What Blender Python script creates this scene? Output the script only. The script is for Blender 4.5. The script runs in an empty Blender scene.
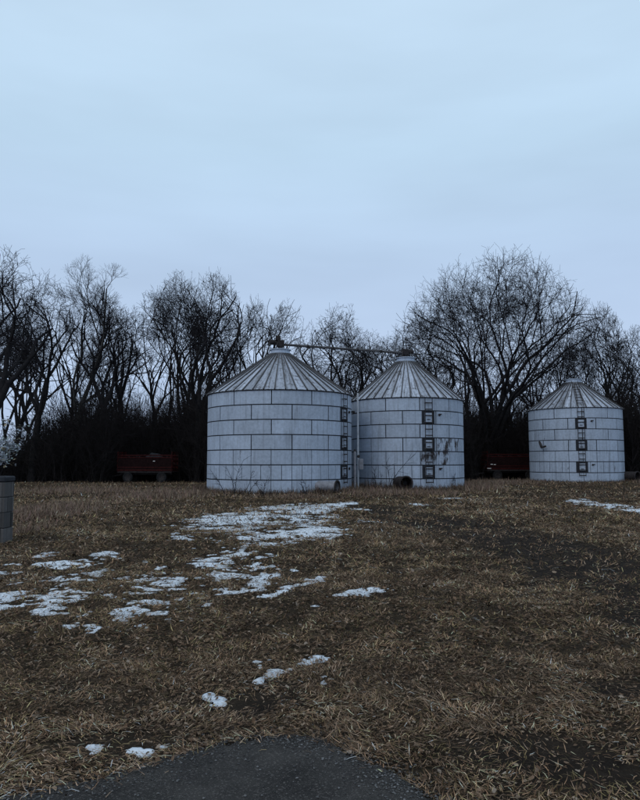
import bpy, bmesh, math, random
import numpy as np
from mathutils import Vector, Matrix

R = math.radians
scene = bpy.context.scene
C = scene.collection

# ------------------------------------------------------------------ camera
EYE, F, PITCH = 1.75, 690.0, R(5.05)          # F in pixels of a 640 x 800 picture
cam_d = bpy.data.cameras.new('camera')
cam_d.sensor_fit = 'HORIZONTAL'; cam_d.sensor_width = 36.0
cam_d.lens = 36.0 * F / 640.0
cam_d.clip_start = 0.05; cam_d.clip_end = 6000
cam = bpy.data.objects.new('camera', cam_d); C.objects.link(cam)
cam.location = (0, 0, EYE); cam.rotation_euler = (math.pi/2 + PITCH, 0, 0)
scene.camera = cam

# ------------------------------------------------------------------ sky, sun, exposure
SUN_EL, SUN_AZ = R(42), R(215)                 # azimuth clockwise from +Y: behind the camera, to its left
world = bpy.data.worlds.new('World'); scene.world = world
world.use_nodes = True
nt = world.node_tree; nt.nodes.clear()
def wn(t, **k):
    n = nt.nodes.new(t)
    for a, b in k.items(): setattr(n, a, b)
    return n
out = wn('ShaderNodeOutputWorld'); bg = wn('ShaderNodeBackground')
sky = wn('ShaderNodeTexSky', sky_type='NISHITA', sun_disc=False)
sky.sun_elevation = SUN_EL; sky.sun_rotation = SUN_AZ
sky.air_density = 1.0; sky.dust_density = 2.0
sc_ = wn('ShaderNodeVectorMath', operation='SCALE'); sc_.inputs['Scale'].default_value = 0.10
nt.links.new(sky.outputs[0], sc_.inputs[0])
tc = wn('ShaderNodeTexCoord'); sep = wn('ShaderNodeSeparateXYZ')
nt.links.new(tc.outputs['Generated'], sep.inputs[0])
ramp = wn('ShaderNodeValToRGB')               # even cloud deck, a little brighter overhead
e = ramp.color_ramp.elements
e[0].position = 0.0; e[0].color = (0.47, 0.60, 0.86, 1)
e[1].position = 1.0; e[1].color = (0.68, 0.84, 1.0, 1)
for pos, col in ((0.16, (0.55, 0.69, 0.925, 1)), (0.27, (0.535, 0.69, 0.915, 1)), (0.42, (0.57, 0.765, 0.96, 1))):
    q = e.new(pos); q.color = col
nt.links.new(sep.outputs['Z'], ramp.inputs[0])
mp = wn('ShaderNodeMapping'); mp.inputs['Scale'].default_value = (1.3, 1.3, 6.0)
nz = wn('ShaderNodeTexNoise'); nz.inputs['Scale'].default_value = 1.4; nz.inputs['Detail'].default_value = 4
nt.links.new(tc.outputs['Generated'], mp.inputs[0]); nt.links.new(mp.outputs[0], nz.inputs['Vector'])
mr = wn('ShaderNodeMapRange'); mr.inputs[1].default_value = 0.3; mr.inputs[2].default_value = 0.7
mr.inputs[3].default_value = 0.92; mr.inputs[4].default_value = 1.06
nt.links.new(nz.outputs[0], mr.inputs[0])
mul = wn('ShaderNodeVectorMath', operation='SCALE')
nt.links.new(ramp.outputs[0], mul.inputs[0]); nt.links.new(mr.outputs[0], mul.inputs['Scale'])
mixw = wn('ShaderNodeMix', data_type='RGBA'); mixw.inputs[0].default_value = 0.9
nt.links.new(sc_.outputs[0], mixw.inputs[6]); nt.links.new(mul.outputs[0], mixw.inputs[7])
nt.links.new(mixw.outputs[2], bg.inputs[0]); bg.inputs[1].default_value = 0.97
nt.links.new(bg.outputs[0], out.inputs[0])

sun_d = bpy.data.lights.new('sun', 'SUN'); sun_d.energy = 0.5; sun_d.angle = R(30); sun_d.color = (1, 0.95, 0.9)
sun = bpy.data.objects.new('sun', sun_d); C.objects.link(sun)
sv = Vector((math.sin(SUN_AZ)*math.cos(SUN_EL), math.cos(SUN_AZ)*math.cos(SUN_EL), math.sin(SUN_EL)))
sun.rotation_euler = sv.to_track_quat('Z', 'Y').to_euler(); sun.location = sv*60
vs = scene.view_settings
vs.view_transform = 'Standard'; vs.look = 'None'; vs.exposure = 0.0; vs.gamma = 1.0; vs.use_curve_mapping = False

# ------------------------------------------------------------------ helpers
def elev(ypx): return PITCH + math.atan((400 - ypx)/F)
def gp(xpx, ypx):
    """point of the ground seen at a picture position"""
    d = Vector(((xpx-320)/F, math.cos(PITCH) - (400-ypx)/F*math.sin(PITCH), math.sin(PITCH) + (400-ypx)/F*math.cos(PITCH)))
    t = -EYE/d.z
    return d.x*t, d.y*t
def HT(D, ypx): return EYE + D*math.tan(elev(ypx))
def XX(D, xpx): return (xpx-320)/F*D

_rs = np.random.RandomState(7)
_lat = _rs.rand(256, 256)
def vnoise(x, y, s=1.0, o=0.0):
    """value noise 0..1"""
    x = np.asarray(x, float)/s + o*17.3 + 500; y = np.asarray(y, float)/s + o*9.7 + 500
    xi = np.floor(x).astype(int); yi = np.floor(y).astype(int)
    fx = x-xi; fy = y-yi
    fx = fx*fx*(3-2*fx); fy = fy*fy*(3-2*fy)
    g = lambda a, b: _lat[a % 256, b % 256]
    return (g(xi, yi)*(1-fx)+g(xi+1, yi)*fx)*(1-fy) + (g(xi, yi+1)*(1-fx)+g(xi+1, yi+1)*fx)*fy

RUTS = [[gp(*p) for p in ((352, 506), (400, 512), (450, 519), (520, 533), (600, 556), (660, 577), (740, 610))],
        [gp(*p) for p in ((375, 519), (430, 527), (490, 540), (560, 562), (640, 597), (720, 640))]]
MUD = []
for px, py, a, b in ((250, 704, .26, .30), (105, 745, .42, .13), (560, 755, .60, .34), (620, 780, .6, .3), (640, 575, 2.2, 1.6), (330, 775, .6, .2), (610, 690, .5, .3)):
    MUD.append((*gp(px, py), a, b))
def seg_dist(x, y, pl):
    d = np.full(np.shape(x), 1e9)
    for (ax, ay), (bx, by) in zip(pl[:-1], pl[1:]):
        vx, vy = bx-ax, by-ay
        t = np.clip(((x-ax)*vx+(y-ay)*vy)/(vx*vx+vy*vy), 0, 1)
        d = np.minimum(d, np.hypot(x-ax-t*vx, y-ay-t*vy))
    return d
def rut(x, y):
    """1 in the wheel tracks, 0 on the turf"""
    x = np.asarray(x, float); y = np.asarray(y, float)
    n = (vnoise(x, y, 0.9, 3)-.5)*0.7 + (vnoise(x, y, 0.25, 4)-.5)*0.35
    d = np.minimum(seg_dist(x, y, RUTS[0]), seg_dist(x, y, RUTS[1])) + n
    w = np.clip((1.0-d)/0.6, 0, 1)
    for X, Y, a, b in MUD: w = np.maximum(w, np.clip((1.15-np.hypot((x-X)/a, (y-Y)/b)+n*.9)/.5, 0, 1))
    return w
def gh(x, y):
    """height of the ground"""
    x = np.asarray(x, float); y = np.asarray(y, float)
    near = np.clip((y-5.5)/4, 0, 1)
    h = ((vnoise(x, y, 2.2, 1)-.5)*0.08 + (vnoise(x, y, 1.3, 2)-.5)*0.035)*near
    h = h + 0.16*np.clip((x-8)/10, 0, 1)*np.clip((y-38)/12, 0, 1)
    return h - 0.05*rut(x, y)*near
def gz(x, y): return float(gh(np.array([x]), np.array([y]))[0])

def props(o, label=None, cat=None, group=None, kind=None):
    if label: o['label'] = label
    if cat: o['category'] = cat
    if group: o['group'] = group
    if kind: o['kind'] = kind
    return o
def empty(name, loc, rz=0, **k):
    o = bpy.data.objects.new(name, None); C.objects.link(o)
    o.location = loc; o.rotation_euler = (0, 0, rz); o.empty_display_size = 0.3
    return props(o, **k)
def link(name, me, parent=None, loc=None, rot=None, **k):
    o = bpy.data.objects.new(name, me); C.objects.link(o)
    if parent: o.parent = parent
    if loc is not None: o.location = loc
    if rot is not None: o.rotation_euler = rot
    return props(o, **k)
def mesh_np(name, v, faces, mat, smooth=False, col=None):
    """faces: list of int arrays (n,3) or (n,4)"""
    me = bpy.data.meshes.new(name)
    v = np.asarray(v, np.float32)
    me.vertices.add(len(v)); me.vertices.foreach_set('co', v.ravel())
    faces = [np.asarray(f, np.int32) for f in faces if len(f)]
    loops = np.concatenate([f.ravel() for f in faces])
    tot = np.concatenate([np.full(len(f), f.shape[1], np.int32) for f in faces])
    st = np.concatenate([[0], np.cumsum(tot)[:-1]]).astype(np.int32)
    me.loops.add(len(loops)); me.loops.foreach_set('vertex_index', loops)
    me.polygons.add(len(tot)); me.polygons.foreach_set('loop_start', st)
    me.polygons.foreach_set('use_smooth', np.full(len(tot), bool(smooth)))
    if col is not None:
        a = me.color_attributes.new('tint', 'FLOAT_COLOR', 'POINT')
        c = np.ones((len(v), 4), np.float32); c[:, :3] = col
        a.data.foreach_set('color', c.ravel())
    me.update(calc_edges=True); me.validate()
    if mat: me.materials.append(mat)
    return me

class MB:
    """collects boxes, tubes and rings, builds one mesh"""
    def __init__(s): s.bm = bmesh.new()
    def box(s, c, size, rot=None, bevel=0.0):
        m = Matrix.Translation(c)
        if rot is not None: m = m @ rot.to_4x4()
        r = bmesh.ops.create_cube(s.bm, size=1.0, matrix=m @ Matrix.Diagonal((*size, 1)))
        if bevel:
            es = list({e for v in r['verts'] for e in v.link_edges})
            bmesh.ops.bevel(s.bm, geom=es, offset=bevel, segments=1, affect='EDGES')
        return s
    def bar(s, a, b, w, h=None):
        a, b = Vector(a), Vector(b); d = b-a
        q = d.to_track_quat('Z', 'Y').to_matrix()
        return s.box((a+b)/2, (w, h or w, d.length), q)
    def tube(s, a, b, r0, r1=None, n=12, caps=True):
        a, b = Vector(a), Vector(b); d = b-a
        m = Matrix.Translation((a+b)/2) @ d.to_track_quat('Z', 'Y').to_matrix().to_4x4()
        bmesh.ops.create_cone(s.bm, cap_ends=caps, segments=n, radius1=r0, radius2=r0 if r1 is None else r1, depth=d.length, matrix=m)
        return s
    def lathe(s, prof, n=32, mat=Matrix()):
        """closed profile of (r, z) turned about z"""
        rows = []
        for k in range(n):
            a = 2*math.pi*k/n
            rows.append([s.bm.verts.new(mat @ Vector((r*math.cos(a), r*math.sin(a), z))) for r, z in prof])
        m = len(prof)
        for k in range(n):
            A, B = rows[k], rows[(k+1) % n]
            for j in range(m):
                s.bm.faces.new((A[j], B[j], B[(j+1) % m], A[(j+1) % m]))
        return s
    def prism(s, pts, depth, m=Matrix()):
        """polygon in x-z, depth along y"""
        A = [s.bm.verts.new(m @ Vector((x, -depth/2, z))) for x, z in pts]
        B = [s.bm.verts.new(m @ Vector((x, depth/2, z))) for x, z in pts]
        s.bm.faces.new(A); s.bm.faces.new(B[::-1])
        for i in range(len(pts)):
            j = (i+1) % len(pts); s.bm.faces.new((A[i], B[i], B[j], A[j]))
        return s
    def mesh(s, name, mat, smooth=False):
        bmesh.ops.recalc_face_normals(s.bm, faces=s.bm.faces)
        me = bpy.data.meshes.new(name); s.bm.to_mesh(me); s.bm.free()
        me.materials.append(mat)
        if smooth:
            for p in me.polygons: p.use_smooth = True
        return me
    def obj(s, name, mat, parent=None, smooth=False, **k): return link(name, s.mesh(name, mat, smooth), parent, **k)

# ------------------------------------------------------------------ materials
def material(name):
    m = bpy.data.materials.new(name); m.use_nodes = True
    t = m.node_tree; b = t.nodes['Principled BSDF']
    def N(ty, **k):
        n = t.nodes.new(ty)
        for a, v in k.items(): setattr(n, a, v)
        return n
    return m, t, b, N, t.links.new
def noise(N, L, vec, scale, detail=4, rough=0.6):
    n = N('ShaderNodeTexNoise'); n.inputs['Scale'].default_value = scale
    n.inputs['Detail'].default_value = detail; n.inputs['Roughness'].default_value = rough
    if vec: L(vec, n.inputs['Vector'])
    return n.outputs[0]
def cramp(N, L, fac, stops):
    r = N('ShaderNodeValToRGB'); e = r.color_ramp.elements
    e[0].position, e[0].color = stops[0][0], (*stops[0][1], 1)
    e[1].position, e[1].color = stops[-1][0], (*stops[-1][1], 1)
    for p, c in stops[1:-1]:
        q = e.new(p); q.color = (*c, 1)
    L(fac, r.inputs[0]); return r.outputs[0]
def mixc(N, L, fac, a, b, mode='MIX'):
    m = N('ShaderNodeMix', data_type='RGBA', blend_type=mode)
    for i, v in ((0, fac), (6, a), (7, b)):
        if hasattr(v, 'links'): L(v, m.inputs[i])
        else: m.inputs[i].default_value = v if i == 0 else (*v, 1)
    return m.outputs[2]
def bump(N, L, b, h, strength, dist):
    n = N('ShaderNodeBump'); n.inputs['Strength'].default_value = strength; n.inputs['Distance'].default_value = dist
    L(h, n.inputs['Height']); L(n.outputs[0], b.inputs['Normal'])
def mapping(N, L, vec, scale):
    m = N('ShaderNodeMapping'); m.inputs['Scale'].default_value = scale; L(vec, m.inputs[0]); return m.outputs[0]

def mat_galv(name, base, rust=0.0, streak=True, spread=0.11):
    m, t, b, N, L = material(name)
    geo = N('ShaderNodeNewGeometry').outputs['Position']
    oi = N('ShaderNodeObjectInfo').outputs['Random']
    k1 = noise(N, L, geo, 0.9, 5); k2 = noise(N, L, geo, 7.0, 5, 0.7)
    k3 = noise(N, L, mapping(N, L, geo, (7, 7, 0.45)), 1.0, 5, 0.65)
    lo = tuple(c*0.62 for c in base); hi = tuple(min(c*1.22, .9) for c in base)
    c = cramp(N, L, k1, ((0.3, tuple(c*.8 for c in base)), (0.7, tuple(c*1.12 for c in base))))
    c = mixc(N, L, 0.45, c, cramp(N, L, k2, ((0.32, lo), (0.68, hi))))
    if streak:
        c = mixc(N, L, cramp(N, L, k3, ((0.5, (0, 0, 0)), (0.78, (.8, .8, .8)))), c, tuple(x*f for x, f in zip(base, (.42, .40, .38))))
    v = N('ShaderNodeMapRange'); v.inputs[3].default_value = 1-spread; v.inputs[4].default_value = 1+spread*.6
    L(oi, v.inputs[0])
    h = N('ShaderNodeHueSaturation'); L(v.outputs[0], h.inputs['Value']); L(c, h.inputs['Color']); c = h.outputs[0]
    if rust:
        k4 = noise(N, L, mapping(N, L, geo, (2.6, 2.6, .9)), 1.3, 8, 0.72)
        f = cramp(N, L, k4, ((0.62-rust*.2, (0, 0, 0)), (0.72-rust*.2, (1, 1, 1))))
        rc = cramp(N, L, k2, ((0.3, (.012, .008, .007)), (0.7, (.034, .019, .015))))
        c = mixc(N, L, f, c, rc)
    L(c, b.inputs['Base Color'])
    b.inputs['Metallic'].default_value = 0.15
    b.inputs['Roughness'].default_value = 0.55
    bump(N, L, b, k2, 0.12, 0.02)
    return m
def mat_plain(name, col, rough=0.8, var=0.35, scale=6, metal=0.0, bumpd=0.01, spec=None):
    m, t, b, N, L = material(name)
    geo = N('ShaderNodeNewGeometry').outputs['Position']
    k = noise(N, L, geo, scale, 6, 0.7)
    c = cramp(N, L, k, ((0.3, tuple(x*(1-var) for x in col)), (0.7, tuple(min(1, x*(1+var)) for x in col))))
    L(c, b.inputs['Base Color']); b.inputs['Roughness'].default_value = rough; b.inputs['Metallic'].default_value = metal
    b.inputs['Specular IOR Level'].default_value = spec if spec is not None else (.08 if rough >= .6 else .35)
    if bumpd: bump(N, L, b, k, 0.5, bumpd)
    return m
def mat_tint(name, rough=0.9, spec=0.06, trans=0.0):
    m, t, b, N, L = material(name)
    a = N('ShaderNodeVertexColor', layer_name='tint')
    L(a.outputs[0], b.inputs['Base Color']); b.inputs['Roughness'].default_value = rough
    b.inputs['Specular IOR Level'].default_value = spec
    return m

M = {}
M['galv'] = mat_galv('galvanised_steel', (0.41, 0.47, 0.565), 0.0)
M['galv_rusted'] = mat_galv('rust_eaten_steel', (0.41, 0.47, 0.565), 0.75)
M['galv_spot'] = mat_galv('rust_spotted_steel', (0.41, 0.47, 0.565), 0.22)
M['roof'] = mat_galv('roof_steel', (0.40, 0.43, 0.50), 0.36, spread=0.3)
def _roof_streaks(m):
    t = m.node_tree; b = t.nodes['Principled BSDF']; L = t.links.new
    def N(ty, **k): return t.nodes.new(ty)
    tc_ = t.nodes.new('ShaderNodeTexCoord').outputs['Object']
    oi = t.nodes.new('ShaderNodeObjectInfo').outputs['Random']
    mp_ = t.nodes.new('ShaderNodeMapping'); mp_.inputs['Scale'].default_value = (9, .55, .55); L(tc_, mp_.inputs[0])
    cb = t.nodes.new('ShaderNodeCombineXYZ'); sc2 = t.nodes.new('ShaderNodeMath'); sc2.operation = 'MULTIPLY'; sc2.inputs[1].default_value = 50
    L(oi, sc2.inputs[0]); L(sc2.outputs[0], cb.inputs[2]); L(cb.outputs[0], mp_.inputs['Location'])
    def NN(ty, **k):
        n = t.nodes.new(ty)
        for a, v in k.items(): setattr(n, a, v)
        return n
    k = noise(NN, L, mp_.outputs[0], 1.0, 6, 0.7)
    f = cramp(NN, L, k, ((0.50, (0, 0, 0)), (0.63, (.85, .85, .85))))
    old = b.inputs['Base Color'].links[0].from_socket
    L(mixc(NN, L, f, old, (.050, .038, .034)), b.inputs['Base Color'])
_roof_streaks(M['roof'])
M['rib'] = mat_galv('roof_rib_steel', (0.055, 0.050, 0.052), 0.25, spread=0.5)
M['seam'] = mat_plain('tarred_seam', (0.030, 0.032, 0.038), 0.7)
M['steel_dark'] = mat_plain('dark_rusty_steel', (0.035, 0.030, 0.030), 0.65, 0.5)
M['pipe'] = mat_plain('weathered_pipe', (0.20, 0.20, 0.22), 0.55, 0.4, 4)
M['pipe_dull'] = mat_plain('dull_pipe', (0.085, 0.082, 0.086), 0.6, 0.4, 4)
M['pipe_pale'] = mat_plain('pale_pipe', (0.42, 0.44, 0.47), 0.5, 0.3, 4)
M['black'] = mat_plain('black_opening', (0.010, 0.010, 0.011), 0.9, 0.2)
M['red'] = mat_plain('faded_red_paint', (0.034, 0.0062, 0.0058), 0.6, 0.6, 5)
M['interior_shade'] = mat_plain('interior_shade_red', (0.012, 0.0045, 0.0045), 0.8, 0.6, 5)  # near-black red: the shade inside the wagon put into the colour
M['rubber'] = mat_plain('tyre_rubber', (0.018, 0.018, 0.019), 0.85)
M['tarp'] = mat_plain('grey_tarpaulin', (0.022, 0.023, 0.026), 0.7, 0.5)
M['white'] = mat_plain('white_reflector', (0.75, 0.70, 0.66), 0.4, 0.1)
M['block'] = mat_galv('concrete_block', (0.085, 0.080, 0.078), 0.0, spread=0.8); M['block'].node_tree.nodes['Principled BSDF'].inputs['Metallic'].default_value = 0
M['block'].node_tree.nodes['Principled BSDF'].inputs['Roughness'].default_value = 0.95
M['mortar'] = mat_plain('mortar', (0.07, 0.07, 0.07), 0.95)
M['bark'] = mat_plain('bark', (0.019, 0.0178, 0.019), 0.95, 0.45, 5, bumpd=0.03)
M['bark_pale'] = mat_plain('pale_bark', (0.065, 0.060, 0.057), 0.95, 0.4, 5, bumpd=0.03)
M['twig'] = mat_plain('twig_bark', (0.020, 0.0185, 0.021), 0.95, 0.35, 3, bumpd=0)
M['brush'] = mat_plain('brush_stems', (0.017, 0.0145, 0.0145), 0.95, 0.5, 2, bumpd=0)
M['grass'] = mat_tint('dead_grass')
M['litter'] = mat_tint('leaf_litter', 0.85, 0.1)
M['pebble'] = mat_tint('pebbles', 0.8, 0.3)

def mat_ground():
    m, t, b, N, L = material('thawed_turf')
    geo = N('ShaderNodeNewGeometry').outputs['Position']
    a = N('ShaderNodeVertexColor', layer_name='tint')        # wheel tracks: bare mud
    k1 = noise(N, L, geo, 0.35, 6); k2 = noise(N, L, geo, 5.0, 8, 0.75); k3 = noise(N, L, geo, 38.0, 5, 0.75)
    c = cramp(N, L, k2, ((0.28, (.014, .010, .007)), (0.5, (.036, .025, .017)), (0.72, (.085, .060, .041))))
    c = mixc(N, L, 0.55, c, cramp(N, L, k3, ((0.36, (.014, .010, .008)), (0.52, (.045, .032, .022)), (0.66, (.17, .13, .095)))))
    c = mixc(N, L, cramp(N, L, k1, ((0.35, (0, 0, 0)), (0.65, (.6, .6, .6)))), c, (.040, .030, .019))
    mud = cramp(N, L, k2, ((0.3, (.012, .009, .0075)), (0.7, (.036, .027, .021))))
    sp = N('ShaderNodeSeparateColor'); L(a.outputs[0], sp.inputs[0])
    c = mixc(N, L, sp.outputs[0], c, mud)
    L(c, b.inputs['Base Color']); b.inputs['Roughness'].default_value = 0.95
    b.inputs['Specular IOR Level'].default_value = 0.06
    mx = N('ShaderNodeMath', operation='ADD'); L(k2, mx.inputs[0]); L(k3, mx.inputs[1])
    bump(N, L, b, mx.outputs[0], 0.8, 0.05)
    return m
M['ground'] = mat_ground()
def mat_asphalt():
    m, t, b, N, L = material('old_asphalt')
    geo = N('ShaderNodeNewGeometry').outputs['Position']
    v = N('ShaderNodeTexVoronoi'); v.inputs['Scale'].default_value = 120; L(geo, v.inputs['Vector'])
    v2 = N('ShaderNodeTexVoronoi'); v2.inputs['Scale'].default_value = 260; L(geo, v2.inputs['Vector'])
    k = noise(N, L, geo, 2.2, 7, 0.7)
    c = cramp(N, L, k, ((0.3, (.019, .0172, .0165)), (0.7, (.066, .060, .055))))
    s = N('ShaderNodeSeparateColor'); L(v.outputs['Color'], s.inputs[0])
    s2 = N('ShaderNodeSeparateColor'); L(v2.outputs['Color'], s2.inputs[0])
    c = mixc(N, L, cramp(N, L, s.outputs[0], ((0.80, (0, 0, 0)), (1.0, (.75, .75, .75)))), c, (.15, .135, .125))
    c = mixc(N, L, cramp(N, L, s2.outputs[1], ((0.70, (0, 0, 0)), (1.0, (.6, .6, .6)))), c, (.10, .09, .083))
    L(c, b.inputs['Base Color']); b.inputs['Roughness'].default_value = 0.9; b.inputs['Specular IOR Level'].default_value = 0.15
    mx = N('ShaderNodeMath', operation='ADD'); L(v.outputs['Distance'], mx.inputs[0]); L(v2.outputs['Distance'], mx.inputs[1])
    bump(N, L, b, mx.outputs[0], 1.0, 0.006)
    return m
M['asphalt'] = mat_asphalt()
def mat_snow():
    m, t, b, N, L = material('old_snow')
    geo = N('ShaderNodeNewGeometry').outputs['Position']
    k = noise(N, L, geo, 9, 8, 0.75); k2 = noise(N, L, geo, 40, 4, 0.7)
    c = cramp(N, L, k, ((0.3, (.36, .40, .46)), (0.5, (.62, .66, .71)), (0.68, (.80, .83, .87))))
    a = N('ShaderNodeVertexColor', layer_name='tint'); sx = N('ShaderNodeSeparateColor'); L(a.outputs[0], sx.inputs[0])
    ad = N('ShaderNodeMath', operation='ADD'); sb = N('ShaderNodeMath', operation='MULTIPLY'); sb.inputs[1].default_value = .9; L(k2, sb.inputs[0]); L(sx.outputs[0], ad.inputs[0]); L(sb.outputs[0], ad.inputs[1])
    c = mixc(N, L, cramp(N, L, ad.outputs[0], ((0.42, (0, 0, 0)), (0.85, (1, 1, 1)))), (.17, .155, .145), c)   # thin slush at the rim
    L(c, b.inputs['Base Color']); b.inputs['Roughness'].default_value = 0.5
    mx = N('ShaderNodeMath', operation='ADD'); L(k, mx.inputs[0]); L(k2, mx.inputs[1])
    bump(N, L, b, mx.outputs[0], 0.5, 0.02)
    return m
M['snow'] = mat_snow()

# ------------------------------------------------------------------ ground
ASPH = [gp(*p) for p in ((-60, 815), (0, 803), (40, 797), (90, 786), (150, 770), (200, 752), (240, 741), (270, 738), (300, 740), (325, 745), (350, 757), (385, 774), (410, 788), (432, 803), (470, 840))]
def build_ground():
    ax = lambda a, b, st, far: np.concatenate([-far[::-1]+a, np.arange(a, b, st), far+b])
    far = np.array([4., 12, 30, 70, 150, 320, 700, 1500, 3000])
    xs = ax(-34, 44, 0.42, far); ys = ax(-8, 74, 0.42, far)
    X, Y = np.meshgrid(xs, ys)
    Z = gh(X, Y)
    v = np.stack([X.ravel(), Y.ravel(), Z.ravel()], 1)
    nx, ny = len(xs), len(ys)
    i = np.arange((ny-1)*(nx-1)); r, c = i//(nx-1), i % (nx-1)
    q = np.stack([r*nx+c, r*nx+c+1, (r+1)*nx+c+1, (r+1)*nx+c], 1)
    w = rut(X.ravel(), Y.ravel())
    me = mesh_np('ground', v, [q], M['ground'], True, np.stack([w, w, w], 1))
    link('ground', me, kind='structure')
build_ground()

def build_asphalt():
    rnd = random.Random(4)
    pts = []
    for (ax, ay), (bx, by) in zip(ASPH[:-1], ASPH[1:]):
        n = max(2, int(math.hypot(bx-ax, by-ay)/0.03))
        for k in range(n):
            t = k/n; x = ax+(bx-ax)*t; y = ay+(by-ay)*t
            pts.append((x, y + (float(vnoise(x, y, .30, 8))-.5)*.16 + (float(vnoise(x, y, .10, 9))-.5)*.09 + (float(vnoise(x, y, .035, 10))-.5)*.04))
    pts.append(ASPH[-1])
    poly = pts + [(8, 0.5), (9, -7), (-9, -7), (-9, 2.6)]
    bm = bmesh.new()
    top = [bm.verts.new((x, y, 0.022)) for x, y in poly]; bot = [bm.verts.new((x, y, -0.03)) for x, y in poly]
    bm.faces.new(top)
    for i in range(len(poly)):
        j = (i+1) % len(poly); bm.faces.new((top[i], bot[i], bot[j], top[j]))
    bmesh.ops.recalc_face_normals(bm, faces=bm.faces)
    bmesh.ops.triangulate(bm, faces=[f for f in bm.faces if len(f.verts) > 4])
    me = bpy.data.meshes.new('asphalt_drive'); bm.to_mesh(me); bm.free(); me.materials.append(M['asphalt'])
    link('asphalt_drive', me, kind='structure')
    return np.array(poly)
ASPH_POLY = build_asphalt()
def in_poly(x, y, P):
    r = np.zeros(len(x), bool); n = len(P)
    for i in range(n):
        x1, y1 = P[i]; x2, y2 = P[(i+1) % n]
        c = ((y1 > y) != (y2 > y))
        if y1 != y2: r ^= c & (x < (x2-x1)*(y-y1)/(y2-y1)+x1)
    return r
COARSE = np.array(ASPH + [(8, 0.5), (9, -7), (-9, -7), (-9, 2.6)])

# ------------------------------------------------------------------ snow
SNOW = []
def sp(x, y, hw, hh, tilt=0.0, amp=.36):
    """snow patch by picture position, half width and half height; kept as metres on the ground"""
    X, Y = gp(x, y); x1, _ = gp(x+hw, y); _, y0 = gp(x, y-hh); _, y1 = gp(x, y+hh)
    a = abs(x1-X); b = abs(y0-y1)/2
    dx, dy = gp(x+hw, y+tilt*hw); sh = (dy-Y)/max(dx-X, 1e-3) if tilt else 0.0
    SNOW.append((X, Y, a, b, sh, amp))
for a in ((300, 508, 46, 4), (268, 521, 66, 9), (318, 531, 24, 7), (228, 520, 30, 7), (262, 534, 40, 5),
          (214, 564, 22, 3.2), (246, 554, 22, 3.2), (291, 543, 13, 2), (232, 574, 26, 3.4), (270, 574, 12, 2.5), (257, 585, 17, 5),
          (356, 594, 30, 4.2, -.12, .25), (312, 604, 14, 2.5), (10, 573, 14, 3.5), (24, 598, 32, 4.5), (64, 566, 33, 3.6),
          (103, 554, 10, 2.5), (47, 555, 9, 2.5), (124, 611, 18, 3.2), (41, 611, 8, 3), (176, 580, 27, 3.6), (163, 567, 7, 3), (216, 561, 18, 3.2),
          (217, 701, 11, 4, .45, .5), (246, 711, 9, 4, .4, .5), (97, 748, 8, 2.4, 0, .2), (141, 753, 11, 2.6, .15, .2), (565, 749, 14, 7, 0, .5),
          (610, 505, 20, 5), (635, 510, 10, 3), (345, 503, 10, 1.5), (452, 499, 10, 1), (150, 600, 9, 2), (205, 605, 10, 2), (420, 505, 8, 1)):
    sp(*a)
for k in range(7): sp(268+k*8.2, 596-k*3.0, 8, 2.8, 0, .6)             # broken strip
for k in range(6): sp(260+k*11.5, 681-k*4.2, 14, 5.0, 0, .95)
SN = np.array(SNOW)
FLECKS = []
for x, y, hw, hh, lo in ((120, 582, 190, 34, -.42), (268, 522, 80, 20, -.22), (614, 506, 32, 6, -.30), (290, 670, 50, 22, -.55), (110, 748, 60, 9, -.75), (30, 590, 90, 25, -.42)):
    X, Y = gp(x, y); x1, _ = gp(x+hw, y); _, y0 = gp(x, y-hh); _, y1 = gp(x, y+hh)
    FLECKS.append((X, Y, abs(x1-X), abs(y0-y1)/2, lo))
def snow_field(x, y):
    f = np.full(x.shape, -9.0)
    n = (vnoise(x, y, .95, 11)-.5)*1.5 + (vnoise(x, y, .33, 12)-.5)*1.5 + (vnoise(x, y, .14, 13)-.5)*1.8 + (vnoise(x, y, .06, 15)-.5)*1.3
    for X, Y, a, b, sh, amp in SN:
        m = (abs(x-X) < a*1.9) & (abs(y-Y) < b*1.9+abs(sh)*a*1.9)
        if not m.any(): continue
        dx = x[m]-X; dy = y[m]-Y
        q = max(min(a, b)*.8, .04)
        dx = dx + a*.9*(vnoise(x[m], y[m], q, 16)-.5); dy = dy + b*1.2*(vnoise(x[m], y[m], q, 17)-.5) - sh*dx
        f[m] = np.maximum(f[m], np.minimum((1-(dx/a)**2-(dy/b)**2)*1.1, amp))
    for X, Y, a, b, lo in FLECKS:
        e_ = ((x-X)/a)**2+((y-Y)/b)**2
        f = np.where(e_ < 1, np.maximum(f, lo-.5*e_), f)
    return np.where(f > -8, np.maximum(f, -3) + n - 0.20, -9)
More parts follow.
